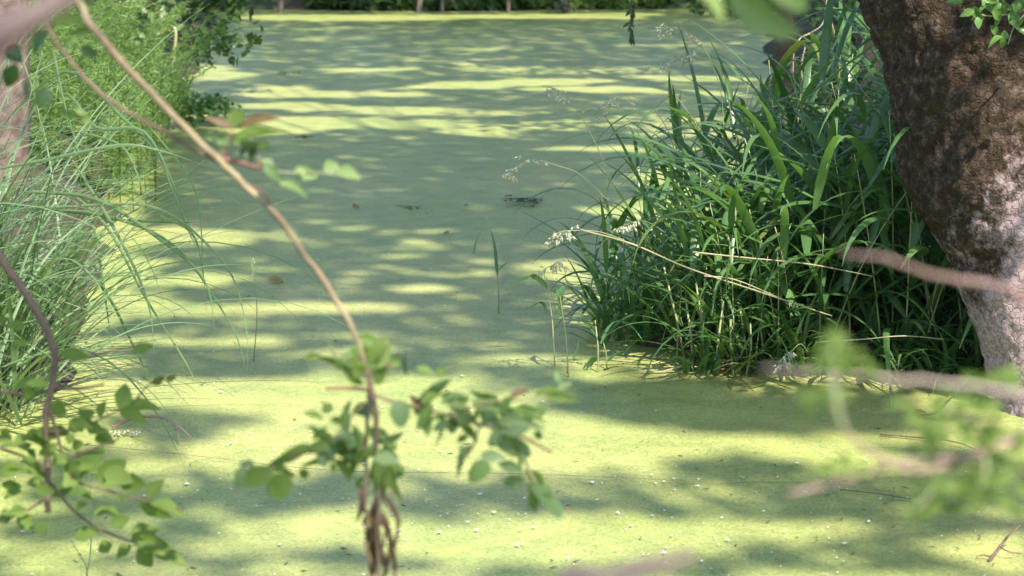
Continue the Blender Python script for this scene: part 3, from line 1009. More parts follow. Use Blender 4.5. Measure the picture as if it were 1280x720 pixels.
def shrub(name, label, cat, base, centers, n, ln, ratio, mat, stem_mat='twig_brown', group=None, stems=7, r=.012):
    root = thing(name, label, cat, base, group)
    mb = MB()
    b = Vector(base)
    for k in range(stems):
        c = centers[k % len(centers)]
        t = Vector((c[0] + random.gauss(0, c[3] * .4), c[1] + random.gauss(0, c[4] * .4), c[2] + c[5] * .3))
        m = b.lerp(t, .5) + Vector((random.gauss(0, .08), random.gauss(0, .08), .1))
        S = spline([tuple(b + Vector((random.gauss(0, .06), random.gauss(0, .06), -.05))), tuple(m), tuple(t)], 5)
        mb.tube(S, list(np.linspace(r, r * .3, len(S))), 5)
    mb.build('stem', M[stem_mat], root)
    V = cloud_leaves(centers, n, ln, ratio)
    np_mesh('foliage', V, np.arange(len(V)).reshape(-1, 4), M[mat], root)
    return root

def gz(x, y):
    return max(0.0, float(ground_z(x, y)))

# feathery bright plants behind the sedge
root = thing('feathery_plant', 'bright green feathery plants on the left bank behind the sedge', 'plant', (-2.45, 10.8, gz(-2.45, 10.8)))
fb = MB(); sb = MB()
for k in range(230):
    y = random.uniform(9.4, 13.4)
    x = lerp_list(LEFT_EDGE, y) + random.uniform(-.75, .2)
    z = gz(x, y)
    sp = blade_points(Vector((x, y, z)), random.gauss(-.3, 1.2), random.uniform(.55, 1.05), random.uniform(0, .3), random.uniform(.3, 1.3), 12)
    sb.tube(sp, list(np.linspace(.003, .001, 13)), 4)
    for i in range(2, 13):
        for j in range(11):
            p = sp[i].lerp(sp[i - 1], random.random())
            dv = Vector((random.gauss(0, 1), random.gauss(0, 1), random.gauss(.25, .5))).normalized()
            L = random.uniform(.06, .13) * (1.15 - i / 16)
            sd = dv.cross(Vector((random.gauss(0, 1), random.gauss(0, 1), 1))).normalized()
            base = len(fb.v)
            fb.v += [p - sd * .003, p + sd * .003, p + dv * L + Vector((0, 0, -.2 * L))]
            fb.f.append((base, base + 1, base + 2))
sb.build('stem', M['feather'], root)
tag(fb.build('needle_leaves', M['feather'], root, smooth=False), kind='stuff')

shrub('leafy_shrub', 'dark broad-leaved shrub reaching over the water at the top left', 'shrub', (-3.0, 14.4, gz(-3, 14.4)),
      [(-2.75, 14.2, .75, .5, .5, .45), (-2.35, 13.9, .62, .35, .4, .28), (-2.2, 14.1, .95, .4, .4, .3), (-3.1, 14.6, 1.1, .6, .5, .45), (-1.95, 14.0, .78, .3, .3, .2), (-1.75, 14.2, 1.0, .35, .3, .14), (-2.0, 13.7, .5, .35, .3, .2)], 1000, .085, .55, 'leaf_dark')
shrub('leafy_shrub', 'pale glossy leaves of the bush hanging over the far water at the top left', 'shrub', (-3.0, 13.6, gz(-3, 13.6)),
      [(-2.1, 13.5, .95, .5, .3, .2), (-1.75, 13.6, 1.05, .3, .3, .12), (-2.5, 13.4, .7, .4, .3, .3), (-2.9, 13.6, .9, .4, .3, .4)], 700, .1, .6, 'leaf_grey')
shrub('leafy_shrub', 'low bright leafy plants trailing on the left bank below the dark shrub', 'shrub', (-2.55, 12.9, gz(-2.55, 12.9)),
      [(-2.3, 12.7, .18, .35, .3, .18), (-2.0, 13.0, .1, .3, .3, .1), (-2.6, 13.1, .35, .4, .3, .25)], 900, .06, .55, 'ivy', stems=6)
shrub('leafy_shrub', 'mid-green bushy plants behind the left bank tree foot', 'shrub', (-2.9, 9.6, gz(-2.9, 9.6)),
      [(-2.7, 9.5, .6, .5, .45, .45), (-3.1, 10.2, .9, .6, .5, .5)], 1500, .07, .45, 'leaf')
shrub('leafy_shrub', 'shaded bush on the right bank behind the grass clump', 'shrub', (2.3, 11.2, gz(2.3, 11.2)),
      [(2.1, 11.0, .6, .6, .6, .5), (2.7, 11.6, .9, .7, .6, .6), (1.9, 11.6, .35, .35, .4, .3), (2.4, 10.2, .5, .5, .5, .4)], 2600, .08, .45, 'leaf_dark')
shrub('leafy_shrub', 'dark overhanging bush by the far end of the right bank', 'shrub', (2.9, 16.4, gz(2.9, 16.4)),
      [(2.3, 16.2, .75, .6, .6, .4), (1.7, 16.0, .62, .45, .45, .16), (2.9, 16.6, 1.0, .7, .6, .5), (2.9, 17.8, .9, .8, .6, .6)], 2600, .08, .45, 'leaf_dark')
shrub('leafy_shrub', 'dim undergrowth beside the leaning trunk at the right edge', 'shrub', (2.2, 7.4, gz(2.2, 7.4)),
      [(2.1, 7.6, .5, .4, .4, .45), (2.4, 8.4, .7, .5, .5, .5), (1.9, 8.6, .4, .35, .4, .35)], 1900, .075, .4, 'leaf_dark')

# far bank: row of bushes, each its own
for i, (x, w, h, mat) in enumerate([(-4.3, 1.4, 6.8, 'canopy'), (-2.6, 1.4, 6.2, 'leaf'), (-1.0, 1.4, 6.7, 'canopy'), (.6, 1.4, 6.0, 'leaf'), (2.1, 1.4, 6.9, 'canopy'), (3.7, 1.4, 6.4, 'leaf')]):
    y = 24.9 + .3 * math.sin(i * 2.1)
    shrub('bank_bush', ['leftmost bush on the far bank', 'second bush from the left on the far bank', 'third bush from the left on the far bank', 'fourth bush from the left on the far bank',
                        'fifth bush from the left on the far bank', 'rightmost bush on the far bank'][i], 'bush', (x, y, gz(x, y)),
          [(x, y, h * .55, w, .8, h * .45), (x + .2, y - .75, h * .08, w * .9, .45, h * .08), (x, y - 1.05, .1, w, .35, .14), (x - .5, y + .4, h * .8, w * .8, .7, h * .3)], 11000, .16, .5, mat, group='bushes on the far bank', r=.02)

# slender stems on the far bank
for px, w, ln, label in [(350, .05, -.1, 'leftmost pale stem at the foot of the far bank'), (521, .05, -.35, 'slanting pale stem at the foot of the far bank'), (553, .03, .02, 'thin upright stem right of the slanting one on the far bank'),
                         (635, .035, -.05, 'pale upright stem mid far bank'), (706, .05, .0, 'dark stem on the far bank with a weed tuft at its foot')]:
    b = on_water(px, 16)
    root = thing('far_stem', label, 'sapling', b, 'saplings on the far bank')
    S = spline([tuple(b + Vector((0, 0, -.1))), tuple(b + Vector((ln * -.4, .15, .8))), tuple(b + Vector((-ln, .5, 2.6)))], 6)
    MB().tube(S, list(np.linspace(w * .7, w * .3, len(S))), 7).build('trunk', M['far_bark'], root)
    V = cloud_leaves([(b.x - ln, b.y + .5, 2.7, .6, .5, .5)], 350, .1, .5)
    np_mesh('crown', V, np.arange(len(V)).reshape(-1, 4), M['canopy'], root)
    if px == 706:
        mb = MB()
        for k in range(60):
            p = b + Vector((random.gauss(0, .07), random.gauss(-.05, .06), .02 + abs(random.gauss(0, .04))))
            mb.spindle(p, Vector((random.gauss(0, 1), random.gauss(0, 1), random.random())), .06, .015)
        tag(mb.build('tuft', M['weed'], root), kind='stuff')

# dark trunk behind the grass clump and the tree foot on the left
def small_tree(name, label, pts, radii, mat, crown, cmat):
    root = thing(name, label, 'tree', pts[0])
    S = spline([(*p, r) for p, r in zip(pts, radii)], 7)
    MB().tube(S, [s[3] * (1 + .12 * mnoise.noise(Vector(s[:3]) * 5)) for s in S], 14).build('trunk', M[mat], root)
    V = cloud_leaves(crown, 900, .12, .5)
    np_mesh('crown', V, np.arange(len(V)).reshape(-1, 4), M[cmat], root)
small_tree('bank_tree', 'slim dark trunk standing behind the grass clump', [(1.8, 13.4, -.1), (1.78, 13.4, .6), (1.82, 13.5, 1.6), (1.9, 13.6, 4.0)], [.085, .07, .065, .04], 'dark_bark', [(2.0, 13.6, 4.6, 1.0, 1.0, .8)], 'canopy')
small_tree('bank_tree', 'wider dark trunk in the shade just left of the leaning trunk', [(1.68, 9.6, 0), (1.7, 9.6, .6), (1.72, 9.65, 1.6), (1.9, 9.8, 4.2)], [.12, .1, .095, .06], 'dark_bark', [(2.1, 9.8, 4.8, 1.0, 1.0, .8)], 'canopy')
small_tree('bank_tree', 'pinkish brown tree foot behind the sedge at the left edge', [(-2.24, 8.6, -.05), (-2.16, 8.6, .3), (-2.12, 8.6, .8), (-2.14, 8.7, 1.6), (-2.3, 8.9, 4.0)], [.17, .12, .1, .09, .06], 'pink_bark', [(-2.4, 9, 4.6, 1.0, 1.0, .8)], 'canopy')

# pale hanging roots at the dark trunk
root = thing('hanging_root', 'pale thin roots hanging in the dark gap left of the leaning trunk', 'root', at(1034, 0, 9.0))
for pts in [[(1036, -30), (1033, 5), (1028, 30), (1012, 42)], [(1034, 5), (1040, 30), (1046, 52)], [(1029, 28), (1032, 50), (1034, 62)], [(1000, 48), (993, 60), (991, 95)], [(1007, 57), (1002, 80), (1003, 102)], [(1012, 42), (1000, 48), (993, 60)]]:
    px_stem(root, 'strand', 'root', pts, 9.0, .0035, .002)

# broken reed on the left bank and hanging strand from above
root = thing('broken_reed', 'bent broken brown reed in front of the dark shrub at the top left', 'reed', on_water(217, 84))
px_stem(root, 'stalk', 'straw', [(180, 52), (200, 42), (218, 35), (219, 60), (216, 84)], 13.2, .012, .009)
root = thing('hanging_strand', 'dark leafy strand hanging over the water near the top centre', 'twig', at(790, -30, 9.5))
px_stem(root, 'stem', 'twig_brown', [(793, -30), (789, 0), (788, 30), (787, 52)], 9.5, .003, .0015)
for k in range(16):
    yy = -5 + k * 3.6
    px_leaf(root, 9.5, 788, yy, 788 + random.gauss(0, 4), yy + random.uniform(7, 14), 4, 'leaf_dark')

# ------------------------------------------------------------------ things floating on the duckweed
def build_petals():
    mb = MB()
    drifts = []
    for k in range(1150):
        py = 150 + 580 * random.random() ** .55
        px = random.uniform(-40, 1320)
        if k % 2 and drifts:
            q = random.choice(drifts)
            px, py = q[0] + random.gauss(0, 75), q[1] + random.gauss(0, 10)
        elif random.random() < .16:
            drifts.append((px, py))
        p = on_water(px, py, .006)
        if float(inside_pond(p.x, p.y)) < .05:
            continue
        # petals gather in loose drifts
        if vnoise(np.array(p.x * 1.7), np.array(p.y * 1.7), 61) < .42 and random.random() < .8:
            continue
        r = random.choice((.002, .0025, .003, .0035, .0045, .007)) * (1 + max(0, p.y - 7) * .04)
        m = random.choice((5, 6, 7))
        a0 = random.random() * 6.28
        base = len(mb.v)
        el = random.uniform(.25, 1)
        for q in range(m):
            an = 2 * math.pi * q / m
            rr = r * random.uniform(.65, 1.2)
            u, v = math.cos(an) * rr, math.sin(an) * rr * el
            mb.v.append(p + Vector((u * math.cos(a0) - v * math.sin(a0), u * math.sin(a0) + v * math.cos(a0), random.uniform(0, .003))))
        mb.f.append(tuple(range(base, base + m)))
    tag(mb.build('floating_petals', M['petal'], smooth=False), 'small white petals scattered on the duckweed', 'petals', kind='stuff')
    mb = MB()
    for k in range(170):
        py = 180 + 540 * random.random() ** .6
        p = on_water(random.uniform(-20, 1300), py, .005)
        if float(inside_pond(p.x, p.y)) < .05:
            continue
        dv = Vector((random.gauss(0, 1), random.gauss(0, 1), 0))
        mb.spindle(p, dv, random.uniform(.008, .03), random.uniform(.0012, .003))
    tag(mb.build('floating_debris', M['weed']), 'tiny dark plant scraps lying on the duckweed', 'debris', kind='stuff')
build_petals()

def float_leaf(label, px, py, ln, wd, mat, az):
    p = on_water(px, py, .012)
    dv = Vector((math.cos(az), math.sin(az), .06))
    root = thing('fallen_leaf', label, 'leaf', p)
    put_leaf(root, p - dv * ln * .5, p + dv * ln * .5, wd, mat, 'ovate', face=Vector((0.1, -.25, 1)), name='blade')
float_leaf('yellow-brown leaf floating in the bluish shade mid-pond', 445, 258, .035, .06, 'dead_leaf', .3)
float_leaf('small orange leaf floating below the dark weed patch', 557, 291, .03, .04, 'dead_leaf', 2.8)
float_leaf('dull yellow leaf floating left of the bent branch', 346, 350, .07, .05, 'dead_leaf', .1)
float_leaf('yellow leaf at the tip of the twig by the leaning trunk', 1148, 518, .05, .025, 'dead_leaf', .1)

def weed_patch(label, px, py, wx, wy, n):
    p0 = on_water(px, py, .004)
    root = thing('weed_patch', label, 'weed', p0)
    mb = MB()
    for k in range(n):
        p = p0 + Vector((random.gauss(0, wx), random.gauss(0, wy), random.uniform(0, .012)))
        mb.tube([p, p + Vector((random.gauss(0, .02), random.gauss(0, .02), .004)), p + Vector((random.gauss(0, .04), random.gauss(0, .04), 0))], .0014, 4)
        mb.spindle(p, Vector((random.gauss(0, 1), random.gauss(0, 1), .05)), .022, .004)
    tag(mb.build('strands', M['weed'], root), kind='stuff')
weed_patch('flat dark weed patch floating in the shade left of the seed heads', 654, 253, .05, .07, 34)
weed_patch('small green weed scrap floating in mid-pond', 513, 262, .01, .02, 5)
weed_patch('dark scrap floating on the sunlit streak near the top', 379, 172, .03, .03, 10)
weed_patch('faint weed scrap on the far water left of centre', 361, 92, .05, .08, 12)

def ground_twig(name, label, cat, pts, mat, r0, r1, leaf=None, sub=()):
    P = [on_water(a, b, z) for a, b, z in pts]
    root = thing(name, label, cat, P[0])
    S = spline([tuple(p) for p in P], 8)
    MB().tube(S, list(np.linspace(r0, r1, len(S))), 6).build('stem', M[mat], root)
    for spts, r in sub:
        S = spline([tuple(on_water(a, b, z)) for a, b, z in spts], 6)
        MB().tube(S, list(np.linspace(r, r * .6, len(S))), 5).build('side_twig', M[mat], root)
    return root
ground_twig('floating_stem', 'long thin thread-like stem lying across the whole near water', 'stem', [(110, 556, .008), (230, 568, .01), (420, 588, .01), (640, 592, .01), (900, 602, .01), (1020, 604, .008), (1120, 614, .008)], 'twig_tan', .0010, .0008)
ground_twig('red_twig', 'small curved reddish twig beside the bottom-left leaves', 'twig', [(140, 534, .01), (170, 522, .03), (200, 522, .06), (222, 532, .05), (240, 548, .01)], 'twig_pink', .004, .0025, sub=[([(216, 528, .05), (222, 540, .03), (224, 552, .01)], .003)])
ground_twig('sunken_twig', 'thin grey twig sticking out of the water at the leaning trunk', 'twig', [(1146, 520, .005), (1170, 516, .02), (1182, 505, .06), (1200, 485, .12), (1214, 470, .16)], 'twig_brown', .004, .002)
ground_twig('sunken_twig', 'small knotted twig poking from the water in the bottom right corner', 'twig', [(1236, 702, .0), (1245, 690, .02), (1254, 678, .03), (1262, 668, .05), (1274, 658, .06)], 'twig_brown', .005, .002,
            sub=[([(1250, 684, .025), (1262, 690, .02), (1276, 692, .01)], .002), ([(1240, 696, .01), (1228, 694, .01), (1220, 696, .005)], .002)])
ground_twig('sunken_twig', 'curved brown twig lying on the water before the leaning trunk', 'twig', [(1100, 543, .008), (1160, 548, .01), (1196, 553, .015), (1220, 562, .008)], 'twig_brown', .0025, .0015)
ground_twig('sunken_twig', 'dark thin twig lying on the shaded water right of centre', 'twig', [(1050, 612, .008), (1090, 616, .012), (1140, 624, .008)], 'weed', .0022, .0015, sub=[([(1105, 629, .006), (1122, 625, .01), (1138, 627, .006)], .002)])
root = thing('catkin', 'pale knobbly catkin lying on the duckweed at the lower left', 'catkin', on_water(156, 544, .006))
mb = MB()
for k in range(34):
    t = k / 33
    mb.spindle(on_water(136 + 40 * t, 544 - 2 * math.sin(t * 3), .008) + Vector((0, random.gauss(0, .006), random.gauss(0, .002))), Vector((random.gauss(0, 1), random.gauss(0, 1), .8)), .012, .004)
mb.build('scales', M['seed'], root)

# ------------------------------------------------------------------ ivy sprig on the trunk
root = thing('ivy_sprig', 'sprig of bright green leaves on the upper right of the leaning trunk', 'ivy', at(1300, -10, 5.62))
px_stem(root, 'stem', 'twig_green', [(1330, -30), (1280, 10), (1240, 20), (1205, 12)], 5.62, .003, .0015)
px_stem(root, 'stem', 'twig_green', [(1300, 0), (1270, 30), (1260, 55)], 5.6, .003, .0015)
for _ in range(46):
    a, b = random.choice([(1215, 10), (1235, 18), (1255, 40), (1265, 15), (1275, 45), (1280, 5), (1225, 5), (1295, 30), (1250, 0)])
    a += random.gauss(0, 9); b += random.gauss(0, 8)
    an = random.uniform(0, 6.28)
    L = random.uniform(14, 26)
    px_leaf(root, 5.6 + random.gauss(0, .03), a, b, a + math.cos(an) * L, b + abs(math.sin(an)) * L * .8, L * .5, 'ivy')

# ------------------------------------------------------------------ near branch across the picture
def leaf_cluster(root, d, boxes, mat, shape='ovate', size=(22, 36), ratio=.55, stemmat=None):
    """boxes: (x0, y0, x1, y1, count)"""
    for x0, y0, x1, y1, n in boxes:
        for _ in range(n):
            a, b = random.uniform(x0, x1), random.uniform(y0, y1)
            an = random.uniform(-.5, 3.6)
            L = random.uniform(*size)
            px_leaf(root, d + random.gauss(0, .04), a, b, a + math.cos(an) * L, b + math.sin(an) * L * .6, L * ratio * random.uniform(.8, 1.2), mat, shape)

def build_main_branch():
    d = 2.65
    k = d / FPX
    root = thing('bent_branch', 'bent tan branch with drooping leaves hanging across the left half of the view', 'branch', (-1.7, 2.2, .3))
    tail = [(-1.7, 2.2, .2), (-1.6, 2.3, 1.0), (-1.25, 2.5, 1.65), (-.85, 2.65, 1.62)]
    px_stem(root, 'main_stem', 'twig_tan', [(70, -20), (112, 30), (150, 75), (210, 138), (270, 197), (345, 270), (400, 345), (438, 405), (455, 450), (462, 480), (460, 520), (457, 560), (459, 590), (458, 612), (452, 640)], d, 5.2 * k, 2.0 * k, tail, 9, .0006)
    px_stem(root, 'side_stem', 'twig_brown', [(40, -30), (65, 42), (100, 90), (140, 128), (200, 162), (245, 188), (270, 200)], d + .02, 2.4 * k, 2.6 * k, [(-1.6, 2.4, .4), (-1.3, 2.5, 1.2), (-.9, 2.6, 1.7), (-.72, 2.7, 1.6)], 8, .0006)
    px_stem(root, 'hanging_stem', 'twig_brown', [(462, 478), (470, 520), (470, 560), (474, 620), (472, 680), (476, 740)], d - .02, 4 * k, 1.2 * k, None, 7)
    for pts, r, mat in [([(266, 195), (280, 194), (292, 158)], 1.6, 'twig_red'), ([(275, 198), (300, 203), (322, 209), (326, 200)], 3, 'twig_red'), ([(296, 226), (316, 234), (332, 244), (344, 266)], 1.5, 'twig_red'),
                        ([(325, 205), (320, 185), (312, 172)], 1.2, 'twig_green'), ([(278, 192), (275, 175), (272, 160)], 1.2, 'twig_green'), ([(328, 210), (360, 216), (400, 216), (440, 222)], 1.2, 'twig_green'),
                        ([(460, 487), (435, 485), (407, 486)], 2.6, 'twig_red'), ([(465, 492), (495, 503), (540, 514), (600, 530), (640, 545), (662, 590), (680, 625)], 2.6, 'twig_tan'),
                        ([(456, 560), (420, 566), (380, 566), (345, 582), (310, 596)], 2.2, 'twig_tan'), ([(640, 540), (665, 552), (690, 566)], 2, 'twig_red'), ([(560, 518), (600, 505), (650, 500), (700, 492)], 1.6, 'twig_tan'),
                        ([(458, 470), (440, 455), (420, 440), (400, 438)], 1.6, 'twig_tan'), ([(460, 465), (475, 445), (485, 425)], 1.6, 'twig_tan'), ([(452, 640), (455, 620), (460, 600)], 3, 'twig_red'),
                        ([(455, 505), (430, 530), (410, 560)], 1.6, 'twig_tan'), ([(470, 560), (480, 590), (492, 620)], 1.6, 'twig_tan'), ([(600, 530), (590, 560), (570, 585)], 1.6, 'twig_tan')]:
        px_stem(root, 'twig', mat, pts, d, r * k, r * .7 * k, None, 6)
    g, gg = 'leaf', 'leaf_grey'
    L = [ # top sprig
        (292, 158, 302, 138, 22, g), (290, 158, 257, 145, 9, 'leaf_dry'), (296, 160, 352, 150, 9, 'leaf_dry'), (292, 176, 346, 168, 12, g), (300, 170, 352, 160, 9, g), (290, 180, 345, 182, 9, g), (310, 182, 296, 200, 11, 'leaf_dark'),
        (322, 178, 310, 205, 12, 'leaf_dark'), (320, 182, 338, 178, 8, g), (326, 200, 345, 214, 16, gg), (330, 208, 352, 226, 14, gg), (272, 165, 262, 178, 18, gg), (275, 168, 286, 182, 18, gg), (366, 214, 398, 222, 17, 'leaf_pale'), (372, 216, 380, 210, 12, 'leaf_pale'),
        (404, 212, 424, 206, 18, 'leaf_pale'), (418, 214, 450, 226, 19, 'leaf_pale'), (346, 230, 390, 236, 12, 'leaf_pale'),
        # leaves at the bend
        (440, 468, 394, 442, 16, g), (424, 452, 404, 420, 16, gg), (432, 456, 436, 430, 14, gg), (462, 455, 480, 418, 18, g), (466, 462, 492, 422, 18, g), (470, 470, 488, 448, 12, 'leaf_dry'), (455, 480, 428, 462, 14, g), (470, 480, 484, 460, 14, g), (450, 472, 440, 452, 14, g),
        (507, 440, 504, 470, 9, 'leaf_dark'), (520, 460, 545, 468, 11, g), (545, 470, 560, 462, 10, g), (498, 442, 502, 455, 8, 'leaf_dry'),
        # hanging left side
        (440, 500, 424, 550, 8, gg), (434, 505, 430, 562, 9, gg), (426, 572, 382, 535, 12, g), (422, 568, 404, 530, 13, g), (440, 530, 443, 572, 10, g), (452, 540, 438, 600, 13, g), (444, 545, 428, 585, 12, gg), (420, 545, 412, 580, 12, gg), (430, 540, 432, 590, 12, g), (408, 508, 398, 500, 8, gg),
        (345, 592, 352, 625, 31, g), (342, 588, 294, 604, 22, g), (330, 588, 300, 600, 18, g), (318, 584, 296, 576, 12, gg), (400, 562, 352, 572, 11, g), (420, 574, 372, 580, 9, g), (418, 574, 442, 600, 13, g), (380, 566, 332, 584, 12, g), (395, 570, 410, 584, 11, gg), (308, 582, 290, 610, 14, gg),
        # hanging bunch
        (470, 560, 466, 608, 15, g), (468, 570, 470, 622, 11, g), (480, 580, 477, 634, 10, g), (484, 578, 496, 626, 11, g), (474, 575, 486, 612, 10, g), (455, 596, 440, 616, 10, 'leaf_pale'), (478, 560, 500, 572, 10, gg), (476, 555, 505, 540, 10, gg),
        (450, 608, 456, 652, 9, 'leaf_dry'), (484, 620, 500, 656, 8, 'leaf_dry'), (470, 628, 461, 700, 10, 'leaf_dry'), (476, 632, 468, 722, 10, 'leaf_dry'), (480, 640, 494, 716, 10, 'leaf_dry'), (478, 636, 488, 690, 9, 'leaf_dry'), (468, 660, 470, 742, 11, 'leaf_dry'), (486, 655, 497, 724, 9, 'leaf_dry'),
        (472, 620, 474, 664, 13, 'leaf_dry'), (464, 650, 466, 716, 9, 'leaf_dry'), (482, 690, 480, 740, 10, 'leaf_dry'), (466, 640, 478, 668, 9, 'leaf_dry'),
        # right side
        (498, 500, 502, 534, 22, gg), (512, 494, 540, 520, 9, 'leaf_dry'), (520, 520, 568, 480, 22, gg), (546, 516, 564, 556, 20, g), (560, 510, 602, 526, 18, g), (590, 500, 622, 526, 20, g), (612, 504, 662, 520, 17, gg), (620, 528, 682, 530, 15, gg), (636, 500, 664, 490, 14, 'leaf_dry'),
        (594, 558, 560, 592, 20, gg), (612, 580, 584, 598, 22, 'leaf_pale'), (618, 550, 662, 570, 22, gg), (622, 580, 656, 588, 14, gg), (655, 588, 692, 620, 18, g), (666, 608, 706, 642, 26, gg), (672, 604, 696, 622, 16, g), (660, 604, 676, 646, 10, g), (668, 494, 708, 490, 15, g), (698, 490, 716, 476, 12, gg),
        (684, 494, 722, 500, 12, g), (540, 505, 520, 540, 14, g), (575, 530, 600, 550, 14, g), (600, 520, 640, 540, 16, gg), (640, 515, 676, 512, 13, g), (560, 500, 590, 492, 13, gg), (530, 515, 535, 545, 14, 'leaf_pale'), (640, 545, 660, 600, 12, g), (700, 480, 696, 462, 10, gg), (585, 545, 570, 552, 10, g)]
    for pts, r in [([(472, 622), (458, 655), (460, 695), (468, 745)], 2.6), ([(482, 622), (498, 652), (491, 695), (497, 745)], 2.8), ([(474, 640), (482, 670), (470, 705), (478, 745)], 1.8), ([(462, 600), (450, 620), (458, 640), (452, 655)], 2.6)]:
        px_stem(root, 'withered_strand', 'strand', pts, d, r * k, r * .7 * k, None, 6, .0008)
    for bx, by, tx, ty, w, mat in L:
        if mat == 'leaf_dry' and by > 625:
            if random.random() < .15:
                continue
            w *= .55
        px_leaf(root, d, bx, by, tx, ty, w, mat, 'lance' if mat == 'leaf_dry' else ('round' if w > 20 else 'ovate'))
    leaf_cluster(root, d, [(545, 488, 680, 540, 16), (560, 540, 640, 570, 5), (655, 590, 690, 620, 4), (410, 505, 470, 580, 14)], 'leaf_grey', 'ovate', (24, 40), .45)
    leaf_cluster(root, d, [(540, 490, 660, 545, 8), (400, 500, 480, 570, 14), (400, 425, 490, 470, 14), (330, 570, 420, 590, 5), (466, 560, 490, 600, 8)], 'leaf', 'ovate', (20, 36), .42)
    # leaves near the upper left end
    for bx, by, tx, ty, w, mat in [(108, 28, 62, 26, 14, g), (120, 32, 82, 40, 12, g), (60, 40, 34, 62, 20, 'leaf_dark'), (62, 112, 44, 132, 22, 'leaf_dark'), (20, 80, 6, 112, 20, 'leaf_dark'), (36, 92, 30, 125, 22, 'leaf_dark'), (10, 60, 30, 80, 20, 'leaf_dark'),
                                   (100, 60, 122, 70, 14, 'leaf_dark'), (70, 132, 110, 150, 12, 'leaf_pale'), (96, 136, 112, 155, 10, 'leaf_pale'), (90, -10, 112, 14, 14, g), (140, -15, 100, 16, 18, g)]:
        px_leaf(root, d + .1, bx, by, tx, ty, w, mat)
build_main_branch()

def build_left_branch():
    d = 3.3
    k = d / FPX
    root = thing('leafy_branch', 'drooping branch with round green leaves in the bottom left corner', 'branch', (-1.9, 3.0, .2))
    px_stem(root, 'main_stem', 'twig_brown', [(-50, 260), (0, 322), (40, 380), (67, 435), (66, 480), (58, 515), (59, 580), (60, 640)], d, 5.6 * k, 3.6 * k, [(-1.9, 3.0, .1), (-1.6, 3.1, 1.0), (-1.15, 3.25, 1.42)], 8, .0006)
    for pts, r in [([(62, 512), (72, 545), (80, 575), (92, 602)], 2.4), ([(-10, 486), (30, 496), (56, 506)], 2.6), ([(67, 485), (100, 486), (130, 480)], 2.2), ([(92, 602), (130, 612), (180, 626), (225, 636)], 1.8), ([(60, 600), (100, 645), (150, 672), (220, 690)], 2),
                    ([(60, 540), (100, 535), (150, 512)], 1.8), ([(0, 560), (40, 575), (60, 590)], 2), ([(60, 620), (30, 640), (-10, 655)], 2), ([(66, 450), (110, 445), (180, 430)], 1.8), ([(80, 575), (120, 560), (150, 548)], 1.8), ([(165, 505), (190, 478), (220, 470)], 1.2)]:
        px_stem(root, 'twig', 'twig_brown', pts, d, r * k, r * .6 * k, None, 6)
    for bx, by, tx, ty, w in [(150, 512, 160, 474, 22), (155, 512, 204, 504, 19), (150, 514, 186, 532, 19), (125, 522, 134, 500, 13), (98, 512, 116, 526, 14), (108, 530, 132, 542, 17), (118, 548, 144, 550, 17), (75, 442, 114, 446, 18), (166, 440, 192, 430, 14),
                              (176, 474, 192, 478, 15), (190, 480, 206, 470, 12), (208, 476, 220, 470, 11), (150, 602, 184, 606, 25), (184, 624, 206, 600, 19), (174, 624, 214, 652, 20), (188, 630, 234, 640, 20), (94, 640, 112, 630, 17), (117, 642, 139, 635, 17), (139, 656, 163, 648, 19),
                              (94, 672, 122, 662, 21), (164, 668, 196, 656, 21), (140, 680, 120, 688, 17), (164, 682, 143, 696, 19), (172, 686, 192, 710, 22), (164, 670, 216, 686, 25), (188, 690, 234, 700, 23), (120, 600, 160, 575, 30), (100, 590, 130, 560, 26), (130, 590, 165, 600, 26)]:
        px_leaf(root, d, bx, by, tx, ty, w * .92, 'leaf_olive', 'ovate')
    leaf_cluster(root, d, [(0, 540, 60, 600, 15), (-10, 600, 60, 655, 13), (60, 540, 130, 610, 15), (80, 600, 150, 640, 6), (0, 400, 40, 450, 5), (20, 450, 70, 540, 6), (80, 500, 130, 560, 6), (-30, 500, 10, 560, 5)], 'leaf_olive', 'ovate', (18, 36), .55)
build_left_branch()

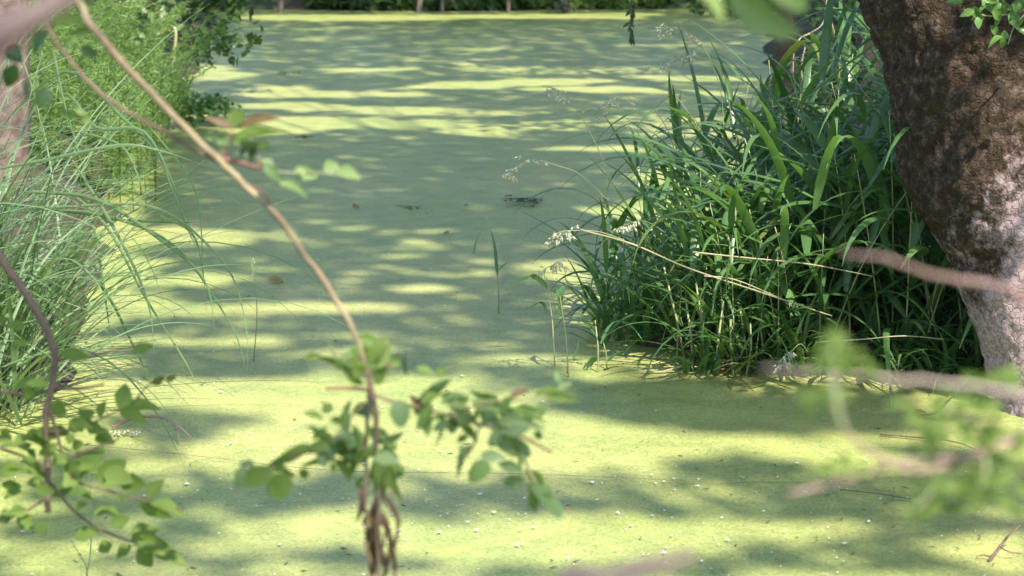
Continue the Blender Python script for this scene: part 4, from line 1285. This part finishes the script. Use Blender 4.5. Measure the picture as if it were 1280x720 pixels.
# ------------------------------------------------------------------ blurred bramble stems close to the camera
def bramble(label, d, pts, r, tail, clusters=(), extra=(), mat='twig_pink', lmat='leaf_olive', leaves=()):
    k = d / FPX
    root = thing('bramble_stem', label, 'bramble', tail[0])
    px_stem(root, 'main_stem', mat, pts, d, r * 1.1 * k, r * .5 * k, tail, 8, .0005)
    for p, rr, mm in extra:
        px_stem(root, 'side_stem', mm, p, d, rr * k, rr * .7 * k, None, 7)
    leaf_cluster(root, d, clusters, lmat, 'ovate', (20, 34), .5)
    for bx, by, tx, ty, w in leaves:
        px_leaf(root, d, bx, by, tx, ty, w, 'leaf_pale', 'round')
bramble('blurred pinkish stem crossing in front of the leaning trunk', 1.3, [(1330, 378), (1270, 362), (1215, 352), (1160, 342), (1110, 324), (1052, 316)], 4.5, [(1.3, 1.0, .25), (1.1, 1.1, .9), (.6, 1.25, 1.36)])
bramble('blurred horizontal stem with leaf tufts low on the right', 1.2, [(1330, 500), (1270, 490), (1200, 480), (1100, 472), (1010, 466), (950, 460)], 3.2, [(1.2, .9, .25), (1.0, 1.0, .8), (.6, 1.1, 1.28)], mat='twig_pale', clusters=
        [(1015, 410, 1075, 460, 12), (1000, 480, 1060, 515, 8), (1030, 440, 1080, 470, 5)], extra=[([(1040, 470), (1042, 440), (1038, 412)], 2.5, 'twig_green'), ([(1042, 470), (1046, 510), (1056, 540)], 5, 'twig_green')])
bramble('blurred forked stem with a cloud of small leaves in the lower right', 1.4, [(1330, 548), (1260, 552), (1200, 575), (1150, 590), (1100, 572), (1056, 540)], 5, [(1.25, 1.2, .25), (1.05, 1.25, .75), (.62, 1.3, 1.17)],
        [(1130, 500, 1280, 560, 34), (1120, 570, 1280, 640, 46), (1040, 560, 1085, 590, 6), (1200, 540, 1290, 610, 20), (1190, 460, 1260, 510, 10)],
        [([(1210, 572), (1130, 578), (1060, 600), (985, 618)], 4, 'twig_pink'), ([(1230, 560), (1230, 600), (1200, 640)], 3, 'twig_green'), ([(1240, 556), (1220, 530), (1180, 510)], 3, 'twig_green'), ([(1180, 582), (1160, 620), (1140, 640)], 3, 'twig_green')])
bramble('strongly blurred pink stem at the bottom edge right of centre', 1.0, [(700, 770), (760, 728), (810, 708), (868, 694)], 15, [(.2, .6, .3), (.08, .75, .75), (.01, .88, 1.06)])
bramble('strongly blurred pink stem in the top left corner', 1.0, [(-60, 72), (0, 44), (45, 20), (120, -25)], 24, [(-.8, .5, .3), (-.65, .65, 1.0), (-.37, .85, 1.42)])
bramble('blurred pale green leaves hanging at the top edge right of centre', 1.5, [(1040, -90), (990, -40), (940, -20), (890, -20)], 3, [(1.4, 1.2, .25), (1.2, 1.4, 1.3), (.6, 1.7, 1.72)], mat='twig_green',
        leaves=[(862, -26, 912, 20, 40), (915, -26, 1008, 38, 46), (960, -40, 1006, 14, 34)])
